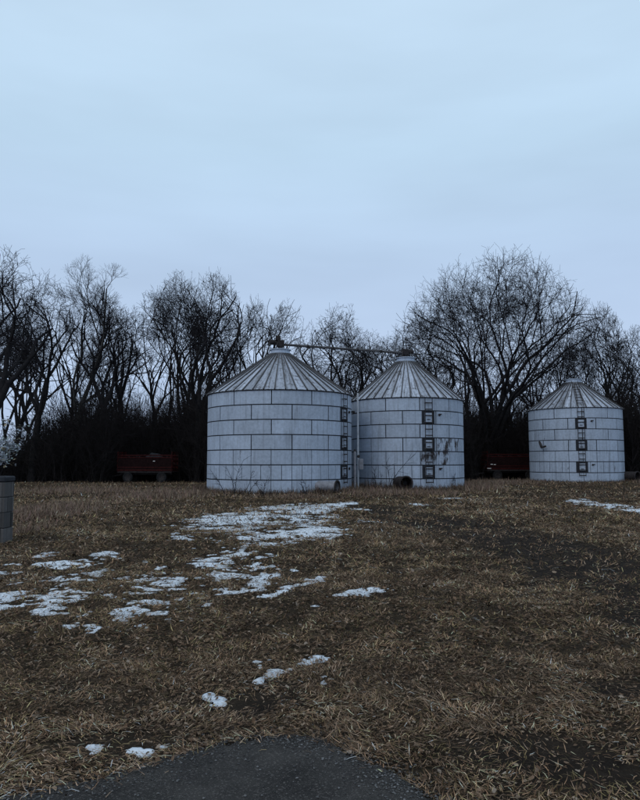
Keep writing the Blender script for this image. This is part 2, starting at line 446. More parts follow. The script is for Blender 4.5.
def build_snow():
    V, Q, CC, base = [], [], [], 0
    for y0, y1, st in ((4.2, 9.0, 0.018), (9.0, 16.0, 0.03), (16.0, 37.0, 0.05)):
        xs = np.arange(-10.5, 17, st); ys = np.arange(y0, y1+st*.5, st)
        X, Y = np.meshgrid(xs, ys); S = snow_field(X, Y)
        inside = S > 0
        nx, ny = len(xs), len(ys)
        cell = inside[:-1, :-1] | inside[1:, :-1] | inside[:-1, 1:] | inside[1:, 1:]
        r, c = np.nonzero(cell)
        q = np.stack([r*nx+c, r*nx+c+1, (r+1)*nx+c+1, (r+1)*nx+c], 1)
        ids, inv = np.unique(q, return_inverse=True)
        x = X.ravel()[ids]; y = Y.ravel()[ids]; s = S.ravel()[ids]
        t = np.clip(s/.8, 0, 1)
        z = gh(x, y) + np.where(s > 0, 0.003+0.014*t+0.005*(vnoise(x, y, .2, 14)-.5), -0.006)
        CC.append(np.repeat(np.clip((s+.03)/.32, 0, 1)[:, None], 3, 1)); V.append(np.stack([x, y, z], 1)); Q.append(inv.reshape(-1, 4)+base); base += len(ids)
    me = mesh_np('snow', np.concatenate(V), [np.concatenate(Q)], M['snow'], True, np.concatenate(CC))
    props(link('snow', me), 'thin half-melted snow patches lying in the dead grass', 'snow', None, 'stuff')
build_snow()

# ------------------------------------------------------------------ grain bins
RING = 0.813; NR = 7
BINS = {}
def curved_plate(R0, a0, a1, z0, z1, th, mat, n=None, wob=0.0, rnd=None, name='panel'):
    n = n or max(2, int(abs(a1-a0)/R(3.75)+.5))
    v = []
    for k in range(n+1):
        a = a0+(a1-a0)*k/n
        for z in (z0, z1):
            for r in (R0, R0+th):
                rr = r + (rnd.uniform(-wob, wob) if wob else 0)
                v.append((rr*math.sin(a), -rr*math.cos(a), z))
    f = []
    for k in range(n):
        o = k*4
        f += [(o+1, o+5, o+7, o+3), (o, o+2, o+6, o+4), (o+2, o+3, o+7, o+6), (o, o+4, o+5, o+1)]
    e_ = n*4
    f += [(0, 1, 3, 2), (e_, e_+2, e_+3, e_+1)]
    me = mesh_np(name, v, [f], mat, True); me.set_sharp_from_angle(angle=R(30))
    return me
def polar(r, a, z): return Vector((r*math.sin(a), -r*math.cos(a), z))

def grain_bin(label, cx, cy, Rb, rise, npan, phase, lad_az, sheets, seed, bad=(), fan_az=None, roof_ladder=False, sink=0.10):
    """azimuth 0 faces the camera, positive to the right as seen from it"""
    rnd = random.Random(seed)
    base = gz(cx, cy) - sink
    face = math.atan2(cx, cy)
    t = empty('grain_bin', (cx, cy, base), -face, label=label, cat='grain bin', group='grain bins in the field')
    H = NR*RING
    MB().lathe([(Rb-.06, 0), (Rb, 0), (Rb, H), (Rb-.06, H)], 96).obj('inner_shell', M['seam'], t)
    step = 2*math.pi/npan
    gapv = 0.028/Rb; gaph = 0.030
    # rings counted from the top
    for r in range(NR):
        div = (1, 1, 1, 1, 2, 4, 2)[r]
        st = step/div
        off = phase + (step/2 if r % 2 else 0)
        z0 = H-(r+1)*RING+gaph; z1 = H-r*RING-gaph
        metas = [curved_plate(Rb+.004, -st/2+gapv*(1 if div == 1 else .55), st/2-gapv*(1 if div == 1 else .55), z0, z1, 0.024, M['galv'], wob=0.006, rnd=rnd) for _ in range(3)]
        spot = metas[0].copy(); spot.materials[0] = M['galv_spot']
        badm = metas[1].copy(); badm.materials[0] = M['galv_rusted']
        for k in range(npan*div):
            a = off + st*(k+.5) if div > 1 else off + st*(k+.5)
            a = (a+math.pi) % (2*math.pi) - math.pi
            me = rnd.choice(metas)
            if rnd.random() < .10: me = spot
            if any(rr == r and abs(a-aa) < st*.6 for rr, aa in bad): me = badm
            link('panel', me, t, rot=(0, 0, a))
    # bolted hoop at each ring joint, dark
    hoop = MB().lathe([(Rb-.01, -.016), (Rb+.036, -.016), (Rb+.036, .016), (Rb-.01, .016)], 96).mesh('hoop', M['seam'])
    for r in range(1, NR): link('hoop', hoop, t, loc=(0, 0, H-r*RING))
    # roof: separate sheets with raised ribs, eave ring, two-step collar with lid
    Re = Rb+.12; Rc = 0.62; zt = H+rise
    sl = math.atan2(rise, Re-Rc)
    eave = MB().lathe([(Rb-.05, H-.05), (Rb+.07, H-.05), (Rb+.07, H+.03), (Rb-.05, H+.06)], 96)
    eave.obj('eave_ring', M['steel_dark'], t)
    MB().lathe([(Rb-.1, H-.0), (Re-.06, H-.01), (Rc, zt-.04), (Rc-.1, zt-.08)], 64).obj('roof_deck', M['seam'], t)
    ss = 2*math.pi/sheets
    def wedge(i):
        v = []; g = 0.020
        for r_, z_ in ((Re, H), (Re*.55+Rc*.45, H+rise*.45+rnd.uniform(-.012, .012)), (Rc, zt)):
            hw = r_*math.tan(ss/2)-g
            for sx in (-1, 0, 1):
                zz = z_ + (0.0 if sx else 0.012)
                v.append((sx*hw, -r_, zz)); v.append((sx*hw, -r_+.01, zz-.02))
        f = []
        for a in range(2):
            for c in range(2):
                o = a*6+c*2; p = o+6
                f += [(o, o+2, p+2, p), (o+1, p+1, p+3, o+3)]
        f += [(0, 1, 3, 2), (2, 3, 5, 4), (12, 14, 15, 13), (14, 16, 17, 15), (0, 6, 7, 1), (6, 12, 13, 7), (4, 5, 11, 10), (10, 11, 17, 16)]
        return mesh_np('roof_sheet', v, [f], M['roof'])
    wm = [wedge(i) for i in range(3)]
    a0 = Vector((0, -Re-.015, H-.01)); b0 = Vector((0, -Rc+.02, zt+.0))
    nrm = Vector((0, -math.sin(sl), math.cos(sl)))
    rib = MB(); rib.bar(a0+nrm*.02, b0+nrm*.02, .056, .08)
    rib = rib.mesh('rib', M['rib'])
    for k in range(sheets):
        s_ = link('roof_sheet', rnd.choice(wm), t, rot=(0, 0, ss*k))
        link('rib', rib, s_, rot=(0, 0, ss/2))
    col = MB().lathe([(Rc-.08, zt-.10), (Rc+.05, zt-.10), (Rc+.05, zt+.06), (Rc-.08, zt+.06)], 32).obj('collar', M['galv'], t)
    MB().lathe([(Rc-.20, zt+.05), (Rc-.04, zt+.05), (Rc-.04, zt+.26), (Rc-.20, zt+.26)], 32).obj('collar_neck', M['galv'], col)
    MB().lathe([(0.001, zt+.24), (Rc+.02, zt+.24), (Rc+.02, zt+.29), (0.001, zt+.36)], 32).obj('lid', M['galv'], col)
    # ladder, hatches
    lw = .23; rl = Rb+.14
    lad = empty('ladder', (0, 0, 0), lad_az); lad.parent = t
    for s_ in (-1, 1):
        MB().bar((s_*lw, -rl, .55), (s_*lw, -rl, H-.06), .04, .02).obj('rail', M['steel_dark'], lad)
    rg = MB().tube((-lw, -rl, 0), (lw, -rl, 0), .030, n=6).mesh('rung', M['steel_dark'])
    nrung = 13
    for k in range(nrung): link('rung', rg, lad, loc=(0, 0, .62+k*(H-.95)/(nrung-1)+rnd.uniform(-.02, .02)))
    for zz in (1.0, 2.7, 4.3, H-.35):
        for s_ in (-1, 1):
            MB().bar((s_*lw, -Rb-.01, zz), (s_*lw, -rl, zz), .03).obj('standoff', M['steel_dark'], lad)
    if roof_ladder:
        for s_ in (-1, 1):
            p0 = Vector((s_*lw, -Re, H+.10)); p1 = Vector((s_*lw, -Rc-.1, zt+.10))
            MB().bar(p0, p1, .035).obj('roof_rail', M['steel_dark'], lad)
        for k in range(1, 9):
            f_ = k/9; y = -Re+(Re-Rc-.1)*f_; z = H+.10+rise*f_*.97
            MB().tube((-lw, y, z), (lw, y, z), .02, n=6).obj('roof_rung', M['steel_dark'], lad)
    for r in (1, 3, 5):
        hz = empty('hatch', (0, 0, H-(r+.5)*RING), lad_az); hz.parent = t
        hw = .40/Rb; y_ = Rb+.03
        link('frame', curved_plate(Rb+.026, -hw, hw, -.385, .385, .028, M['seam'], 4, name='frame'), hz)
        d = link('door', curved_plate(Rb+.050, -hw*.56, hw*.56, -.27, .27, .022, M['galv_spot'] if r != 1 else M['galv'], 4, name='door'), hz)
        MB().bar(polar(Rb+.09, -.1/Rb, -.12), polar(Rb+.09, .1/Rb, -.12), .04).tube(polar(Rb+.05, 0, -.12), polar(Rb+.10, 0, -.12), .03, n=8).obj('handle', M['steel_dark'], hz)
    for r in (1, 5):
        g = MB().tube(polar(Rb+.02, lad_az+.75/Rb, H-(r+.28)*RING), polar(Rb+.11, lad_az+.75/Rb, H-(r+.28)*RING), .065, n=10)
        g.bar(polar(Rb+.06, lad_az+.72/Rb, H-(r+.36)*RING), polar(Rb+.06, lad_az+.90/Rb, H-(r+.22)*RING), .05)
        g.obj('sampling_port', M['steel_dark'], t)
    BINS[label] = (t, base, H, zt, Rb, cx, cy, face)
    return t

def bin_at(xl, xr, Rb):
    a, b = math.atan((xl-320)/F), math.atan((xr-320)/F)
    d = Rb/math.sin((b-a)/2); th = (a+b)/2
    return d*math.sin(th), d*math.cos(th)
RL, RM, RR = 4.25, 3.6, 3.5
LX, LY = bin_at(208, 351, RL)
MX, MY = bin_at(351, 463, RM)
RX, RY = bin_at(529, 623, RR)
binL = grain_bin('widest grain bin, nearest, with its ladder round the right edge', LX, LY, RL, 2.55, 12, R(-6.2), R(58), 46, 1)
binM = grain_bin('middle grain bin with rust-eaten panels beside its ladder', MX, MY, RM, 2.62, 11, R(12.8), R(21), 40, 2, bad=((4, R(22)), (4, R(36)), (3, R(44))))
binR = grain_bin('smallest-looking grain bin, standing apart by the woods on the right', RX, RY, RR, 2.2, 11, R(8.4), R(7), 40, 3, roof_ladder=True)
# broken spout poking out of the right bin
def bpt(t, az, r, z):
    return Matrix.Rotation(t.rotation_euler.z, 4, 'Z') @ polar(r, az, z)
sp_ = MB(); sp_.tube(polar(RR+.0, R(-48), 3.15), polar(RR+.30, R(-40), 2.72), .09, n=10).tube(polar(RR+.26, R(-40), 2.72), polar(RR+.30, R(-34), 2.80), .07, n=8)
sp_.obj('broken_spout', M['steel_dark'], binR)

# ------------------------------------------------------------------ drying fans
def fan(label, bin_, Rb, az, turn, pale, rad=.34):
    """a round fan housing lying at the foot of a bin"""
    cx, cy = bin_.location.x, bin_.location.y
    p = bin_.matrix_basis @ polar(Rb+.55, az, 0)
    z = gz(p.x, p.y)
    t = empty('drying_fan', (p.x, p.y, z), turn, label=label, cat='fan', group='drying fans at the feet of the bins')
    mx = Matrix.Translation((0, 0, rad+.10)) @ Matrix.Rotation(R(90), 4, 'X')
    body = M['pipe'] if pale else M['steel_dark']
    MB().lathe([(rad-.02, -.75), (rad, -.75), (rad, .45), (rad-.02, .45)], 24, mx).obj('housing', body, t, smooth=False)
    MB().lathe([(rad-.03, .44), (rad+.05, .44), (rad+.05, .50), (rad-.03, .50)], 24, mx).obj('inlet_ring', M['steel_dark'], t)
    MB().tube(mx @ Vector((0, 0, -.1)), mx @ Vector((0, 0, .3)), .13, n=12).obj('motor', M['black'], t)
    MB().tube(mx @ Vector((0, 0, -.42)), mx @ Vector((0, 0, -.12)), rad-.03, n=20).obj('back_plate', M['black'], t)
    bl = MB().box((.16, 0, 0), (.26, .012, .12), Matrix.Rotation(R(30), 3, 'X')).mesh('blade', M['steel_dark'])
    for k in range(6):
        o = link('blade', bl, t); o.matrix_local = Matrix.Translation((0, -.05, rad+.10)) @ Matrix.Rotation(R(60*k), 4, 'Y')
    MB().prism([(-rad*.9, -.0), (rad*.9, -.0), (rad*.9, rad*1.7), (-rad*.9, rad*1.7)], .5, Matrix.Translation((0, .95, .06))).obj('transition_duct', body, t)
    for s_ in (-1, 1):
        for y in (-.3, .3): MB().bar((s_*.2, y, -.05), (s_*.2, y, .22), .05).obj('leg', M['steel_dark'], t)
    return t
fan('pale round drying fan at the right foot of the widest bin', binL, RL, R(34), R(62), True, .29)
fan('dark round drying fan half buried in weeds before the middle bin', binM, RM, R(-3), R(14), False, .38)
fan('dark drying fan at the far right foot of the right bin', binR, RR, R(78), R(30), False, .34)

# ------------------------------------------------------------------ conveyor between the roofs, downspout
zl = binL.location.z + NR*RING + 2.55; zm = binM.location.z + NR*RING + 2.62
cv = empty('overhead_conveyor', (LX, LY, zl+.30), label='long grain conveyor tube spanning the roofs of the two left bins', cat='conveyor')
def loc(v): return Vector(v) - Vector((LX, LY, zl+.30))
dirv = Vector((MX-LX, MY-LY, 0)).normalized(); per = Vector((-dirv.y, dirv.x, 0))
pA = loc((LX, LY, zl+.62)) + dirv*.1; pB = loc((MX, MY, zm+.62)) - dirv*.15
MB().tube(pA, pB, .078, n=14).obj('tube', M['pipe_dull'], cv, smooth=False)
nj = 4
for k in range(1, nj+1):
    q = pA.lerp(pB, k/(nj+1)); u = (pB-pA).normalized()
    MB().tube(q-u*.05, q+u*.05, .105, n=14).obj('flange', M['steel_dark'], cv)
for end, s_ in ((pA, -1), (pB, 1)):
    b = MB(); b.box(end + dirv*s_*.1 + Vector((0, 0, .05)), (.42, .34, .40), Matrix.Rotation(math.atan2(dirv.y, dirv.x), 3, 'Z'), .03)
    b.obj('head_box', M['steel_dark'], cv)
    MB().tube(end + dirv*s_*.1 - Vector((0, 0, .10)), end + dirv*s_*.1 - Vector((0, 0, .40)), .16, n=12).obj('drop_spout', M['steel_dark'], cv)
    MB().tube(end + dirv*s_*.35 + Vector((0, 0, .12)) + per*.1, end + dirv*s_*.75 + Vector((0, 0, .12)) + per*.1, .15, n=12).obj('motor', M['steel_dark'], cv)
    for dx in (-1, 1):
        for dy in (-1, 1):
            c0 = end + dirv*s_*.1 + dirv*dx*.25 + per*dy*.2
            MB().bar(c0 + Vector((0, 0, .1)), c0 + dirv*dx*.15 + per*dy*.12 - Vector((0, 0, .36)), .05).obj('support_leg', M['steel_dark'], cv)
for sgn, end in ((-1, pA), ):
    MB().box(end + dirv*(-.25) + Vector((0, 0, .38)), (.30, .26, .28), None, .03).obj('gear_housing', M['steel_dark'], cv)

# vertical pipe with switch box between left and middle bin
_p = binL.matrix_basis @ polar(RL+.42, R(80), 0); px_, py_ = _p.x, _p.y
ds = empty('downspout', (px_, py_, gz(px_, py_)), label='tall pale pipe with a switch box standing between the two left bins', cat='pipe')
hp = 5.75
MB().tube((0, 0, -.1), (0, 0, hp), .055, n=10).obj('pipe', M['pipe_pale'], ds)
MB().box((.17, -.12, 1.55), (.26, .16, .62), None, .015).obj('switch_box', M['pipe'], ds)
MB().bar((-.03, 0, 4.55), (-.36, .0, 4.50), .05).obj('bracket', M['steel_dark'], ds)
MB().box((-.28, -.05, 4.62), (.22, .16, .12), None, .02).obj('lamp_housing', M['steel_dark'], ds)
MB().tube((0, 0, 2.0), (.04, -.06, 2.0), .09, n=10).obj('clamp', M['steel_dark'], ds)
_p = binL.matrix_basis @ polar(RL+.36, R(70), 0); px2, py2 = _p.x, _p.y
dw = empty('conduit_post', (px2, py2, gz(px2, py2)), label='short grey post close beside the ladder of the widest bin', cat='post')
MB().tube((0, 0, -.1), (0, 0, 2.3), .07, n=10).obj('shaft', M['pipe'], dw)
MB().tube((0, 0, 2.28), (0, 0, 2.40), .09, .05, n=10).obj('cap', M['steel_dark'], dw)

# ------------------------------------------------------------------ block pier at the left edge
def pier():
    X, Y = gp(12, 545); w = .46; X *= (Y+w)/Y
    t = empty('block_pier', (X-w/2, Y+w/2, gz(X, Y)-.03), label='grey concrete block pier cut by the left edge of the picture', cat='pier')
    MB().box((0, 0, .68), (w-.03, w-.03, 1.32)).obj('mortar_core', M['mortar'], t)
    rnd = random.Random(9); hc = .323
    for c in range(4):
        z = .02+hc*(c+.5)
        for side in range(4):
            rot = Matrix.Rotation(side*math.pi/2, 3, 'Z')
            split = [(-w/2, -.01+w*.17*(1 if c % 2 else -1)), (.01+w*.17*(1 if c % 2 else -1), w/2-.05)]
            for a, b in split:
                p = rot @ Vector(((a+b)/2, -w/2+.025+rnd.uniform(-.006, .006), 0)); p.z = z
                MB().box((0, 0, 0), (b-a, .07, hc-.018), None, .008).obj('block', M['block'], t, loc=p, rot=(0, 0, side*math.pi/2))
    MB().box((0, 0, 1.37), (w+.04, w+.04, .13), None, .03).obj('cap_stone', M['seam'], t)
pier()

def pale_bush():
    rs = np.random.RandomState(21); rnd = random.Random(21)
    D = 15.6; X0 = XX(D, -12)
    t = empty('pale_bush', (X0, D, gz(X0, D)), label='pale bluish dried bush drooping above the block pier at the left edge', cat='bush')
    S = []; tips = []
    for k in range(9):
        d = norm((rnd.gauss(.05, .07), rnd.gauss(0, .12), 1)); p = (rnd.gauss(0, .06), rnd.gauss(0, .06), -.05); pts = [p]; rad = [.016]
        L_ = rnd.uniform(2.0, 2.75)
        for i in range(7):
            d = norm((d[0]+rnd.gauss(.02, .06), d[1]+rnd.gauss(0, .08), d[2]-.02*i)); p = tuple(p[q]+d[q]*L_/7 for q in range(3))
            pts.append(p); rad.append(.016*(1-.11*(i+1)))
            if p[2] > 1.62: tips.append(p)
        S.append((pts, rad))
    v, q = tubes(S, 5); link('stems', mesh_np('stems', v, [q], M['twig']), t)
    n = 620
    P = np.array([tips[i] for i in rs.randint(0, len(tips), n)]) + rs.normal(0, .085, (n, 3))
    P[:, 2] = np.maximum(P[:, 2], 1.58+.1*rs.rand(n))
    g = rs.rand(n); col = np.where(g[:, None] < .68, np.array([[.46, .50, .56]]), np.where(g[:, None] < .86, np.array([[.34, .42, .40]]), np.array([[.36, .30, .20]])))*(.55+.6*rs.rand(n))[:, None]
    v, q, tr, c = ribbons(P[:, 0], P[:, 1], P[:, 2], .07+.07*rs.rand(n), .035+.03*rs.rand(n), rs.rand(n)*6.28, rs.normal(-.3, .7, n), rs.normal(.4, .5, n), col)
    props(link('leaves', mesh_np('leaves', v, [q, tr], M['litter'], False, c), t), kind='stuff')

# ------------------------------------------------------------------ farm wagons
def wheel(parent, x, y, r, w=.2):
    e_ = empty('wheel', (x, y, r)); e_.parent = parent
    mx = Matrix.Rotation(R(90), 4, 'X')
    MB().lathe([(r*.62, -w/2), (r*.9, -w/2), (r, -w*.32), (r, w*.32), (r*.9, w/2), (r*.62, w/2)], 24, mx).obj('tyre', M['rubber'], e_)
    MB().lathe([(.02, -w*.2), (r*.64, -w*.42), (r*.64, w*.42), (.02, w*.2)], 20, mx).obj('rim', M['steel_dark'], e_)
def wagon(label, X, Y, rz, Ln, flare, tarp, reflect=False):
    t = empty('farm_wagon', (X, Y, gz(X, Y)), rz, label=label, cat='wagon', group='red farm wagons before the woods')
    hl = Ln/2; r = .42
    for x in (-hl*.62, hl*.62):
        for y in (-.85, .85): wheel(t, x, y, r)
        MB().bar((x, -.8, r), (x, .8, r), .10).obj('axle', M['steel_dark'], t)
    for y in (-.5, .5): MB().bar((-hl*.95, y, .72), (hl*.95, y, .72), .12, .16).obj('chassis_beam', M['steel_dark'], t)
    for x in (-hl*.62, hl*.62): MB().bar((x, 0, r-.02), (x, 0, .72), .16).obj('bolster', M['steel_dark'], t)
    MB().box((0, 0, .84), (Ln, 1.9, .10), None, .01).obj('bed', M['steel_dark'], t)
    # slatted rack on the long sides and ends
    for y in (-1, 1):
        MB().box((0, y*.955, 1.56), (Ln-.1, .02, .95)).obj('interior_shade_board', M['interior_shade'], t)  # dark sheet behind the rails, stands in for the shaded interior
        for k, z in enumerate((1.00, 1.22, 2.02, 2.20)):
            MB().box((0, y*.96, z), (Ln, .045, .09 if k else .15), None, .006).obj('rail', M['red'], t)
        n = 6
        for k in range(n):
            x = -hl+.08+(Ln-.16)*k/(n-1)
            MB().box((x, y*.92, 1.47), (.09, .05, 1.36)).obj('stake', M['red' if k in (0, n-1) else 'steel_dark'], t)
        MB().bar((-hl+.1, y*.905, .95), (-hl*.4, y*.905, 2.1), .06, .03).obj('brace', M['red'], t)
    for x in (-1, 1):
        for z in (1.02, 1.36, 1.72, 2.08, 2.40): 
            MB().box((x*(hl+.03), 0, z), (.045, 1.9, .13), None, .006).obj('end_rail', M['red'], t)
        for y in (-.9, 0, .9): MB().box((x*(hl-.03), y, 1.66), (.06, .09, 1.66)).obj('end_stake', M['red'], t)
    MB().bar((-hl, 0, .62), (-hl-1.3, 0, .42), .10).obj('drawbar', M['steel_dark'], t)
    if reflect:
        for (x, z, w_) in ((-hl+.35, 1.36, .20), (-hl+.62, 1.34, .18), (-hl+.12, 1.02, .34)):
            MB().box((x, -1.0, z), (w_, .02, .06), None, .004).obj('reflector', M['white'], t)
    else:
        MB().box((hl*.35, -1.0, 1.73), (.16, .02, .05), None, .004).obj('reflector', M['white'], t)
    if tarp:
        rnd = random.Random(3)
        def tarp_mesh(x0, x1, zt):
            nx, ny = 10, 6; v = []; f = []
            for i in range(nx+1):
                for j in range(ny+1):
                    u, w_ = i/nx, j/ny
                    b = math.sin(math.pi*u)**.5*math.sin(math.pi*w_)**.6
                    v.append((x0+(x1-x0)*u, -.8+1.6*w_, .90+(zt-.9)*b+rnd.uniform(-.06, .06)))
            for i in range(nx):
                for j in range(ny):
                    a = i*(ny+1)+j; f.append((a, a+ny+1, a+ny+2, a+1))
            v = [tuple(p) for p in v]; n0 = len(v)
            f.append(tuple())
            f.pop()
            return mesh_np('load', v, [f], M['tarp'], True)
        link('load', tarp_mesh(-hl*.3, hl*.75, 2.42), t)
    return t
DW = 57.0
wagon('dark red slatted farm wagon under the trees, left of the bins', XX(DW, 149), DW, R(-4), 4.5, 0, True)
DW2 = 60.0
wagon('dark red farm wagon with white reflectors, partly behind the right bin', XX(DW2, 509), DW2, R(5), 4.6, 0, False, True)

# ------------------------------------------------------------------ bare trees
def tubes(polys, sides):
    """polys: list of (pts, radii); returns verts, quads"""
    if not polys: return np.zeros((0, 3)), np.zeros((0, 4), int)
    lens = np.array([len(p[1]) for p in polys])
    P = np.concatenate([np.asarray(p[0], float) for p in polys]); r = np.concatenate([np.asarray(p[1], float) for p in polys])
    n = len(P); end = np.cumsum(lens)-1; st = end-lens+1
    nxt = np.arange(n)+1; nxt[end] = end; prv = np.arange(n)-1; prv[st] = st
    T = P[nxt]-P[prv]; T /= np.maximum(np.linalg.norm(T, axis=1, keepdims=True), 1e-9)
    ref = np.where(abs(T[:, 2:3]) > .9, np.array([[1., 0, 0]]), np.array([[0, 0, 1.]]))
    # one reference for a whole branch so that it does not twist
    ref = np.repeat(ref[st], lens, 0)
    U = np.cross(T, ref); U /= np.maximum(np.linalg.norm(U, axis=1, keepdims=True), 1e-9); W = np.cross(T, U)
    a = np.arange(sides)*2*math.pi/sides
    V = P[:, None, :] + r[:, None, None]*(np.cos(a)[None, :, None]*U[:, None, :] + np.sin(a)[None, :, None]*W[:, None, :])
    seg = np.setdiff1d(np.arange(n), end)
    k = np.arange(sides); k2 = (k+1) % sides
    Q = np.stack([seg[:, None]*sides+k, seg[:, None]*sides+k2, (seg[:, None]+1)*sides+k2, (seg[:, None]+1)*sides+k], -1).reshape(-1, 4)
    return V.reshape(-1, 3), Q

def norm(d):
    l = math.sqrt(d[0]*d[0]+d[1]*d[1]+d[2]*d[2]) or 1
    return (d[0]/l, d[1]/l, d[2]/l)
def deflect(rnd, d, ang, az=None):
    az = rnd.uniform(0, 2*math.pi) if az is None else az
    ref = (1, 0, 0) if abs(d[2]) > .8 else (0, 0, 1)
    u = norm((d[1]*ref[2]-d[2]*ref[1], d[2]*ref[0]-d[0]*ref[2], d[0]*ref[1]-d[1]*ref[0]))
    w = (d[1]*u[2]-d[2]*u[1], d[2]*u[0]-d[0]*u[2], d[0]*u[1]-d[1]*u[0])
    s, c = math.sin(ang), math.cos(ang); ca, sa = math.cos(az), math.sin(az)
    return norm(tuple(d[i]*c + s*(u[i]*ca+w[i]*sa) for i in range(3)))

def tree_meshes(seed, height, half_w, trunk_r, stems=1, fork=.22, low=.18, cx=0.0, lean=0.0, habit='spread', dens=1.0, limbs=6, wig=1.0, pale=False, spread=1.0, reach=1.0, side=.30, levels=8, forkoff=.4):
    rnd = random.Random(seed); trunk_r = trunk_r*1.18
    lv = {0: [], 1: [], 2: [], 3: [], 4: [], 5: []}
    zc = height*(low+(1-low)*.45); hz_up = height-zc; hz_dn = zc-height*low
    def inside(p, tol):
        dz = (p[2]-zc)/(hz_up if p[2] > zc else hz_dn*1.25)
        dx = (p[0]-cx)/half_w; dy = p[1]/half_w
        e_ = 2.3
        return abs(dx)**2 + abs(dy)**2 + abs(dz)**2 < tol*tol
    def rho(p):
        dz = (p[2]-zc)/(hz_up if p[2] > zc else hz_dn*1.25)
        return math.sqrt(((p[0]-cx)/half_w)**2 + (p[1]/half_w)**2 + dz*dz)
    WIG = (.06, .15, .18, .18, .17, .14); UP = (.03, .06, .07, .06, .05, .04); SEG = (.9, .8, .6, .5, .48, .50)
    NCH = (limbs, 8, 8, 6.5, 5, 0)
    LR = (.62, .58, .56, .58, .64, 0)
    RMIN = (.05, .03, .018, .0115, .0085, .0065)
    def grow(p, d, L, r, l, r_end=None):
        n = max(2, int(L/SEG[l]+.5)); st = L/n
        r_end = max(r*(.45 if l < 2 else .4), RMIN[l]*.7) if r_end is None else r_end
        if l == 5: n = 1; st = L
        pts = [p]; rad = [r]; dirs = [d]
        tol = rnd.uniform(.86, 1.07)
        for i in range(n):
            k = WIG[l]*wig
            d = norm((d[0]+rnd.gauss(0, k), d[1]+rnd.gauss(0, k), d[2]+rnd.gauss(0, k)+UP[l]))
            p = (p[0]+d[0]*st, p[1]+d[1]*st, p[2]+d[2]*st)
            if l > 0 and p[2] > height*low and not inside(p, tol) and i > 0: break
            pts.append(p); rad.append(r+(r_end-r)*(i+1)/n); dirs.append(d)
        if len(pts) < 2: return
        lv[l].append((pts, rad))
        if l >= 5: return
        m = len(pts)-1
        full = m/n
        nc = NCH[l]*dens*(0.75+.5*rnd.random())*(.45+.55*full)
        if l >= 2: nc *= min(1.0, max(.72, half_w/6.0))
        nc = int(nc)+(1 if rnd.random() < nc % 1 else 0)
        t0 = .45 if l == 0 else (.22 if l == 1 else .12)
        if habit == 'upright' and l == 0: t0 = .25
        az0 = rnd.uniform(0, 6.28)
        for c in range(nc):
            t = t0+(1-t0)*((c+rnd.uniform(.1, .9))/nc)
            j = min(m, max(1, int(t*m+.5)))
            if l >= 2 and rnd.random() > .10 + 1.15*max(0, rho(pts[j])-(.30 if l == 2 else .42))/.42: continue
            ang = R(rnd.uniform(26, 54)) if l < 3 else R(rnd.uniform(20, 46)*spread)
            if habit == 'upright': ang *= .8
            dd = deflect(rnd, dirs[j], ang, az0+c*2.4+rnd.uniform(-.4, .4))
            cl = L*LR[l]*rnd.uniform(.7, 1.2)*(1.15-.55*t)
            if l == 0: cl = height*rnd.uniform(.32, .5)*(1.1-.4*t)
            grow(pts[j], dd, max(cl, .5), max(min(rad[j]*.62, r*.6), RMIN[l+1]), l+1)
        # fork at the tip
        if l >= 1 and l < 4 and full > .7:
            for s_ in range(2):
                grow(pts[-1], deflect(rnd, dirs[-1], R(rnd.uniform(12, 35))), max(L*.42*rnd.uniform(.8, 1.2), .4), max(rad[-1]*.85, RMIN[l+1]), l+1)
    base_d = norm((lean, 0, 1))
    TW = .0095
    def split(p, d, L, r, k, K):
        n = 3 if L > 1.2 else 2
        pts = [p]; rad = [r]; dirs = [d]; tol = rnd.uniform(.88, 1.06); stop = False
        r1 = max(r*.80, TW)
        wg = .11 if k < 3 else .15
        for i in range(n):
            d = norm((d[0]+rnd.gauss(0, wg), d[1]+rnd.gauss(0, wg), d[2]+rnd.gauss(0, wg)+.035))
            p = tuple(p[q]+d[q]*L/n for q in range(3))
            if k >= 4 and p[2] > height*low and not inside(p, tol): stop = True; break
            if k < 4 and not inside(p, .93):          # heavy limbs bend back into the crown
                d = norm((d[0]-.35*(p[0]-cx)/half_w, d[1]-.35*p[1]/half_w, d[2]*.9))
            pts.append(p); rad.append(r+(r1-r)*(i+1)/n); dirs.append(d)
        if len(pts) < 2: return
        if stop: rad[-1] = min(rad[-1], .009)
        lv[min(5, 1 if k < 3 else (2 if k < 5 else (3 if k < 7 else 4)))].append((pts, rad))
        if k >= K or stop: return
        az = rnd.uniform(0, 6.28); u = rnd.random()
        a1, a2 = (rnd.uniform(8, 20), rnd.uniform(26, 44)) if u < .6 else (rnd.uniform(18, 30), rnd.uniform(18, 32))
        q_ = .82 if k < 4 else .80
        split(p, deflect(rnd, d, R(a1)*spread, az), L*q_*rnd.uniform(.88, 1.12), max(r1*.86, TW), k+1, K)
        split(p, deflect(rnd, d, R(a2)*spread, az+math.pi+rnd.uniform(-.5, .5)), L*q_*rnd.uniform(.75, 1.05), max(r1*.66, TW), k+1, K)
        for j in range(1, len(pts)):
            if k >= 1 and rnd.random() < side*(.5 if k < 3 else 1.0):
                split(pts[j], deflect(rnd, dirs[j], R(rnd.uniform(32, 60))), L*rnd.uniform(.45, .7), max(rad[j]*.42, TW), k+2, K)
